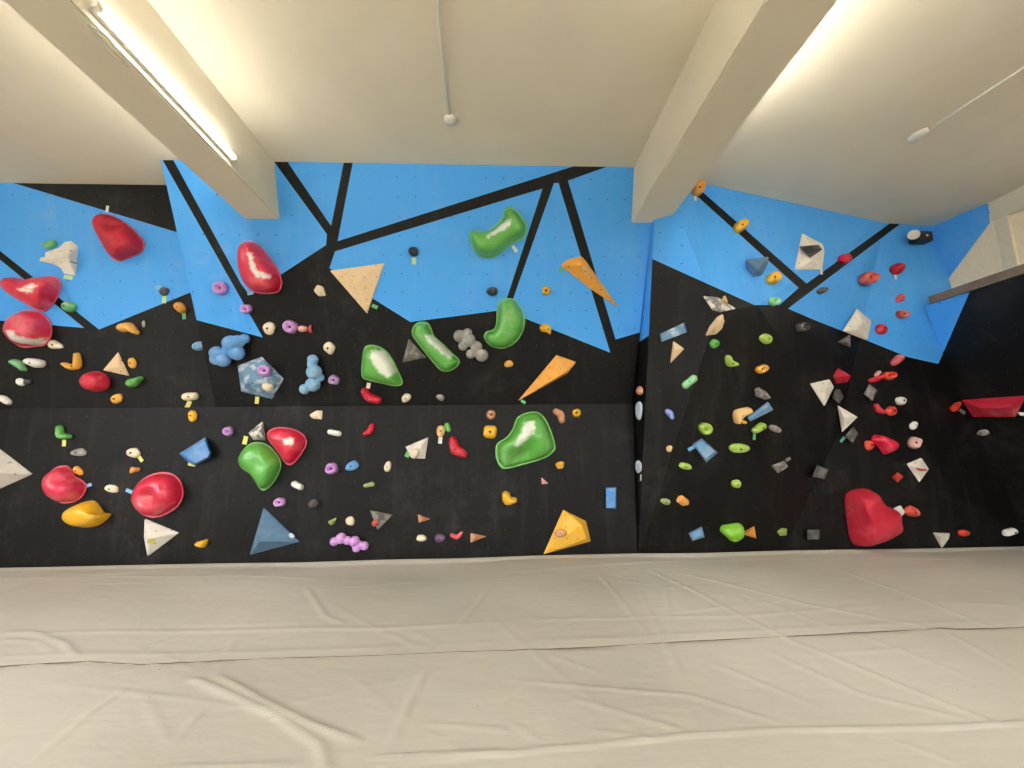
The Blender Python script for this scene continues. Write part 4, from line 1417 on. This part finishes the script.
# ======================= right section, upper right =======================
vol('Q', [(235, 193), (350, 252), (362, 290), (350, 398), (195, 397)], [(300, 275, .08), (290, 350, .07)], 'vol_white', 'white volume with a black diamond patch on the blue wall', vid='q3')
prism('Q', [(220, 268), (328, 258), (350, 285), (285, 330)], .012, 'black', 'black diamond-shaped plate on the white volume', .04, on='q3', group='dark climbing holds', cat='climbing hold', bev=.002)
tape('Q', 347, 404, 14, 42, 0, 'white', 'white tape at the lower right of the white volume with the black diamond')
blob('Q', 480, 335, 56, 58, -50, 'red', 'red hold on the upper black stripe of the right section', prof='cup', hr=.6)
blob('Q', 615, 447, 78, 80, -40, 'coral', 'coral red hold on blue between the stripe and the darker red one', prof='cup', hr=.6)
blob('Q', 782, 390, 66, 66, 0, 'crimson', 'dark red ball hold with white tape on the blue wall', hr=.7)
tape('Q', 769, 436, 12, 34, 0, 'white', 'white tape under the dark red ball hold')
blob('Q', 800, 557, 56, 48, -35, 'pink', 'upper of two pink holds under the dark red ball')
blob('Q', 812, 650, 72, 50, 12, 'coral', 'lower of two pink holds under the dark red ball', prof='cup', hr=.5)
blob('Q', 692, 735, 68, 60, 20, 'red', 'red hold right of the white volume at the edge of the blue')
blob('Q', 353, 515, 50, 40, -15, 'black', 'small black hold on blue under the black stripe', hr=.7)
vol('Q', [(548, 620), (628, 690), (605, 800), (468, 745)], [(580, 700, .08), (560, 740, .06)], 'vol_white', 'white volume straddling the edge of blue and black paint')
# ======================= right section, black =======================
blob('R', 240, 42, 66, 60, 0, 'black', 'shiny black ring hold with a white glint on the grey facet', prof='ring', hr=.6, bolted=True)
vol('R', [(507, 85), (507, 156), (440, 126)], [(488, 122, .07)], 'vol_grey', 'dark grey pyramid volume under the white straddling volume')
vol('R', [(414, 320), (440, 275), (512, 318), (492, 355), (430, 362)], [(455, 320, .09)], 'red', 'red many-sided block hold above the white triangle', group='red climbing holds', cat='climbing hold')
bean('R', [(768, 240), (792, 218)], [20, 22], 'pink', 'pink bean hold just below the edge of the blue paint', bolted=True)
blob('R', 736, 318, 78, 54, -6, 'orangered', 'orange-red oval hold with a slot beside the pinkish jug', prof='ring', hr=.5, bolted=True)
bean('R', [(635, 345), (664, 338), (686, 325)], [15, 17, 12], 'red', 'red wedge-like jug hold left of the orange-red oval')
bean('R', [(662, 312), (676, 299)], [10, 11], 'palepink', 'pale pink hold on top of the red wedge-like jug', bolted=False)
prism('R', [(615, 365), (662, 400), (634, 462), (585, 422)], .05, 'vol_grey', 'grey square plate hold under the red wedge-like jug', .15, group='grey climbing holds', cat='climbing hold')
blob('R', 803, 460, 64, 48, 5, 'white', 'white oval hold right of the grey square plate')
blob('R', 747, 518, 60, 60, -30, 'orangered', 'round orange hold right of the slim red hook')
bean('R', [(657, 484), (674, 512), (702, 524)], [9, 15, 12], 'red', 'slim red hook hold left of the round orange hold', bolted=False)
blob('R', 874, 600, 40, 54, 25, 'white', 'small white oval hold below the larger white one')
blob('R', 880, 698, 72, 66, 20, 'palepink', 'pale pink blocky hold right of the red pointed hold', sq=3.2, prof='cup')
macro('R', [(640, 680), (655, 652), (690, 660), (740, 682), (772, 712), (765, 742), (715, 765), (688, 735), (660, 705)], 'red_gloss', 'red pointed oblong hold beside a small orange one', .13, rim='red_gloss', flange=.04)
blob('R', 622, 712, 50, 62, -15, 'orangered', 'small orange hold touching the red pointed oblong hold')
vol('R', [(282, 362), (390, 338), (414, 382), (362, 490)], [(370, 385, .08)], 'vol_white', 'white triangle volume, upper one of the pair among grey plates')
prism('R', [(424, 394), (446, 394), (470, 438), (444, 478), (408, 448)], .05, 'vol_darkgrey', 'dark grey plate hold behind the upper white triangle', .12, group='dark climbing holds', cat='climbing hold')
vol('R', [(438, 486), (552, 553), (464, 638)], [(476, 556, .08)], 'vol_white', 'white triangle volume, lower one of the pair among grey plates')
prism('R', [(525, 604), (556, 650), (522, 702), (478, 662)], .05, 'vol_darkgrey', 'dark grey plate hold below the lower white triangle', .12, group='dark climbing holds', cat='climbing hold')
tape('R', 468, 680, 16, 38, 38, 'teal', 'teal tape left of the lower dark grey plate')
# ======================= right section, bottom =======================
vol('S', [(60, 195), (130, 168), (152, 200), (95, 237)], [(110, 195, .06)], 'vol_grey', 'grey faceted stone hold with a tape tail low on black', group='grey climbing holds', cat='climbing hold')
tape('S', 152, 160, 28, 15, -30, 'grey', 'grey tape at the upper right of the faceted stone hold')
prism('S', [(306, 190), (370, 215), (350, 271), (282, 258)], .05, 'vol_darkgrey', 'dark grey square plate low in the middle of the right section', .12, group='dark climbing holds', cat='climbing hold')
prism('S', [(255, 545), (327, 545), (322, 602), (255, 602)], .06, 'vol_dark', 'blackish square block just above the mat', .1, group='dark climbing holds', cat='climbing hold')
macro('S', [(470, 390), (480, 348), (520, 328), (580, 322), (615, 335), (640, 375), (670, 405), (735, 435), (748, 480), (752, 540), (720, 570), (640, 612), (560, 636), (522, 630), (497, 590), (480, 490)], 'crimson',
      'huge matt dark red hold standing low near the right end', .3, spine=[(560, 440), (620, 520)], rim='crimson', flange=.03, hole=[(663, 432, .55)])
chip('S', [(728, 430), (768, 412), (792, 450), (766, 482)], .06, 'white', 'white square hold squeezed between the huge red hold and a coral one')
blob('S', 836, 448, 84, 60, 14, 'coral', 'coral oblong hold right of the white square hold', egg=-.15)
chip('S', [(720, 257), (750, 230), (783, 254), (750, 288)], .06, 'orangered', 'orange-red block hold above the huge dark red hold', apex=[(740, 258), (762, 256)])
vol('S', [(802, 186), (880, 153), (921, 215), (870, 286)], [(868, 210, .08)], 'vol_white', 'white triangle volume with a brown mark below the pale pink block', vid='s9')
bean('V', [(206, 266), (222, 272), (245, 273)], [5, 8, 6], 'coral', 'slim brownish red hold lying across the white triangle', on='s9', bolted=False)
vol('V', [(288, 617), (378, 620), (372, 650), (335, 701)], [(340, 640, .09)], 'vol_white', 'white triangle volume touching the mat at the far right')
blob('V', 460, 620, 64, 38, 5, 'orangered', 'red oval hold low right near the mat')
bean('V', [(695, 620), (730, 610)], [19, 18], 'white', 'white peanut-shaped hold low at the far right', bolted=True)
blob('V', 565, 70, 68, 36, 0, 'grey', 'flat grey oval hold below the red ledge volume')
chip('U', [(378, 648), (410, 618), (440, 612), (444, 628), (420, 665), (395, 668)], .06, 'orangered', 'orange-red wedge hold on the left of the red ledge volume')
tape('U', 450, 668, 34, 18, 35, 'grey', 'grey tape below the left corner of the red ledge volume')
vol('U', [(452, 603), (805, 578), (745, 696), (515, 696)], [(560, 650, .16), (720, 640, .16)], 'vol_redpaint', 'red chalk-streaked ledge volume at the far right', group='angular climbing volumes')
blob('U', 778, 680, 44, 22, 20, 'white', 'white hold at the right end of the red ledge volume', bolted=False)

sc = bpy.context.scene
w = bpy.data.worlds.new('world')
sc.world = w
w.use_nodes = True
nt = w.node_tree
tc = nt.nodes.new('ShaderNodeTexCoord')
sx = nt.nodes.new('ShaderNodeSeparateXYZ')
cr = nt.nodes.new('ShaderNodeValToRGB')
nt.links.new(tc.outputs['Generated'], sx.inputs[0])
nt.links.new(sx.outputs['Z'], cr.inputs[0])
nt.links.new(cr.outputs[0], nt.nodes['Background'].inputs[0])
cr.color_ramp.elements[0].position = 0
cr.color_ramp.elements[0].color = (.13, .125, .115, 1)       # ground outside
cr.color_ramp.elements[1].position = .02
cr.color_ramp.elements[1].color = (.95, .98, 1, 1)           # bright hazy sky
w.node_tree.nodes['Background'].inputs[1].default_value = 3.6
sc.view_settings.view_transform = 'Standard'
sc.view_settings.look = 'None'
sc.view_settings.gamma = 1
sc.view_settings.use_curve_mapping = False
sc.view_settings.exposure = 0.68
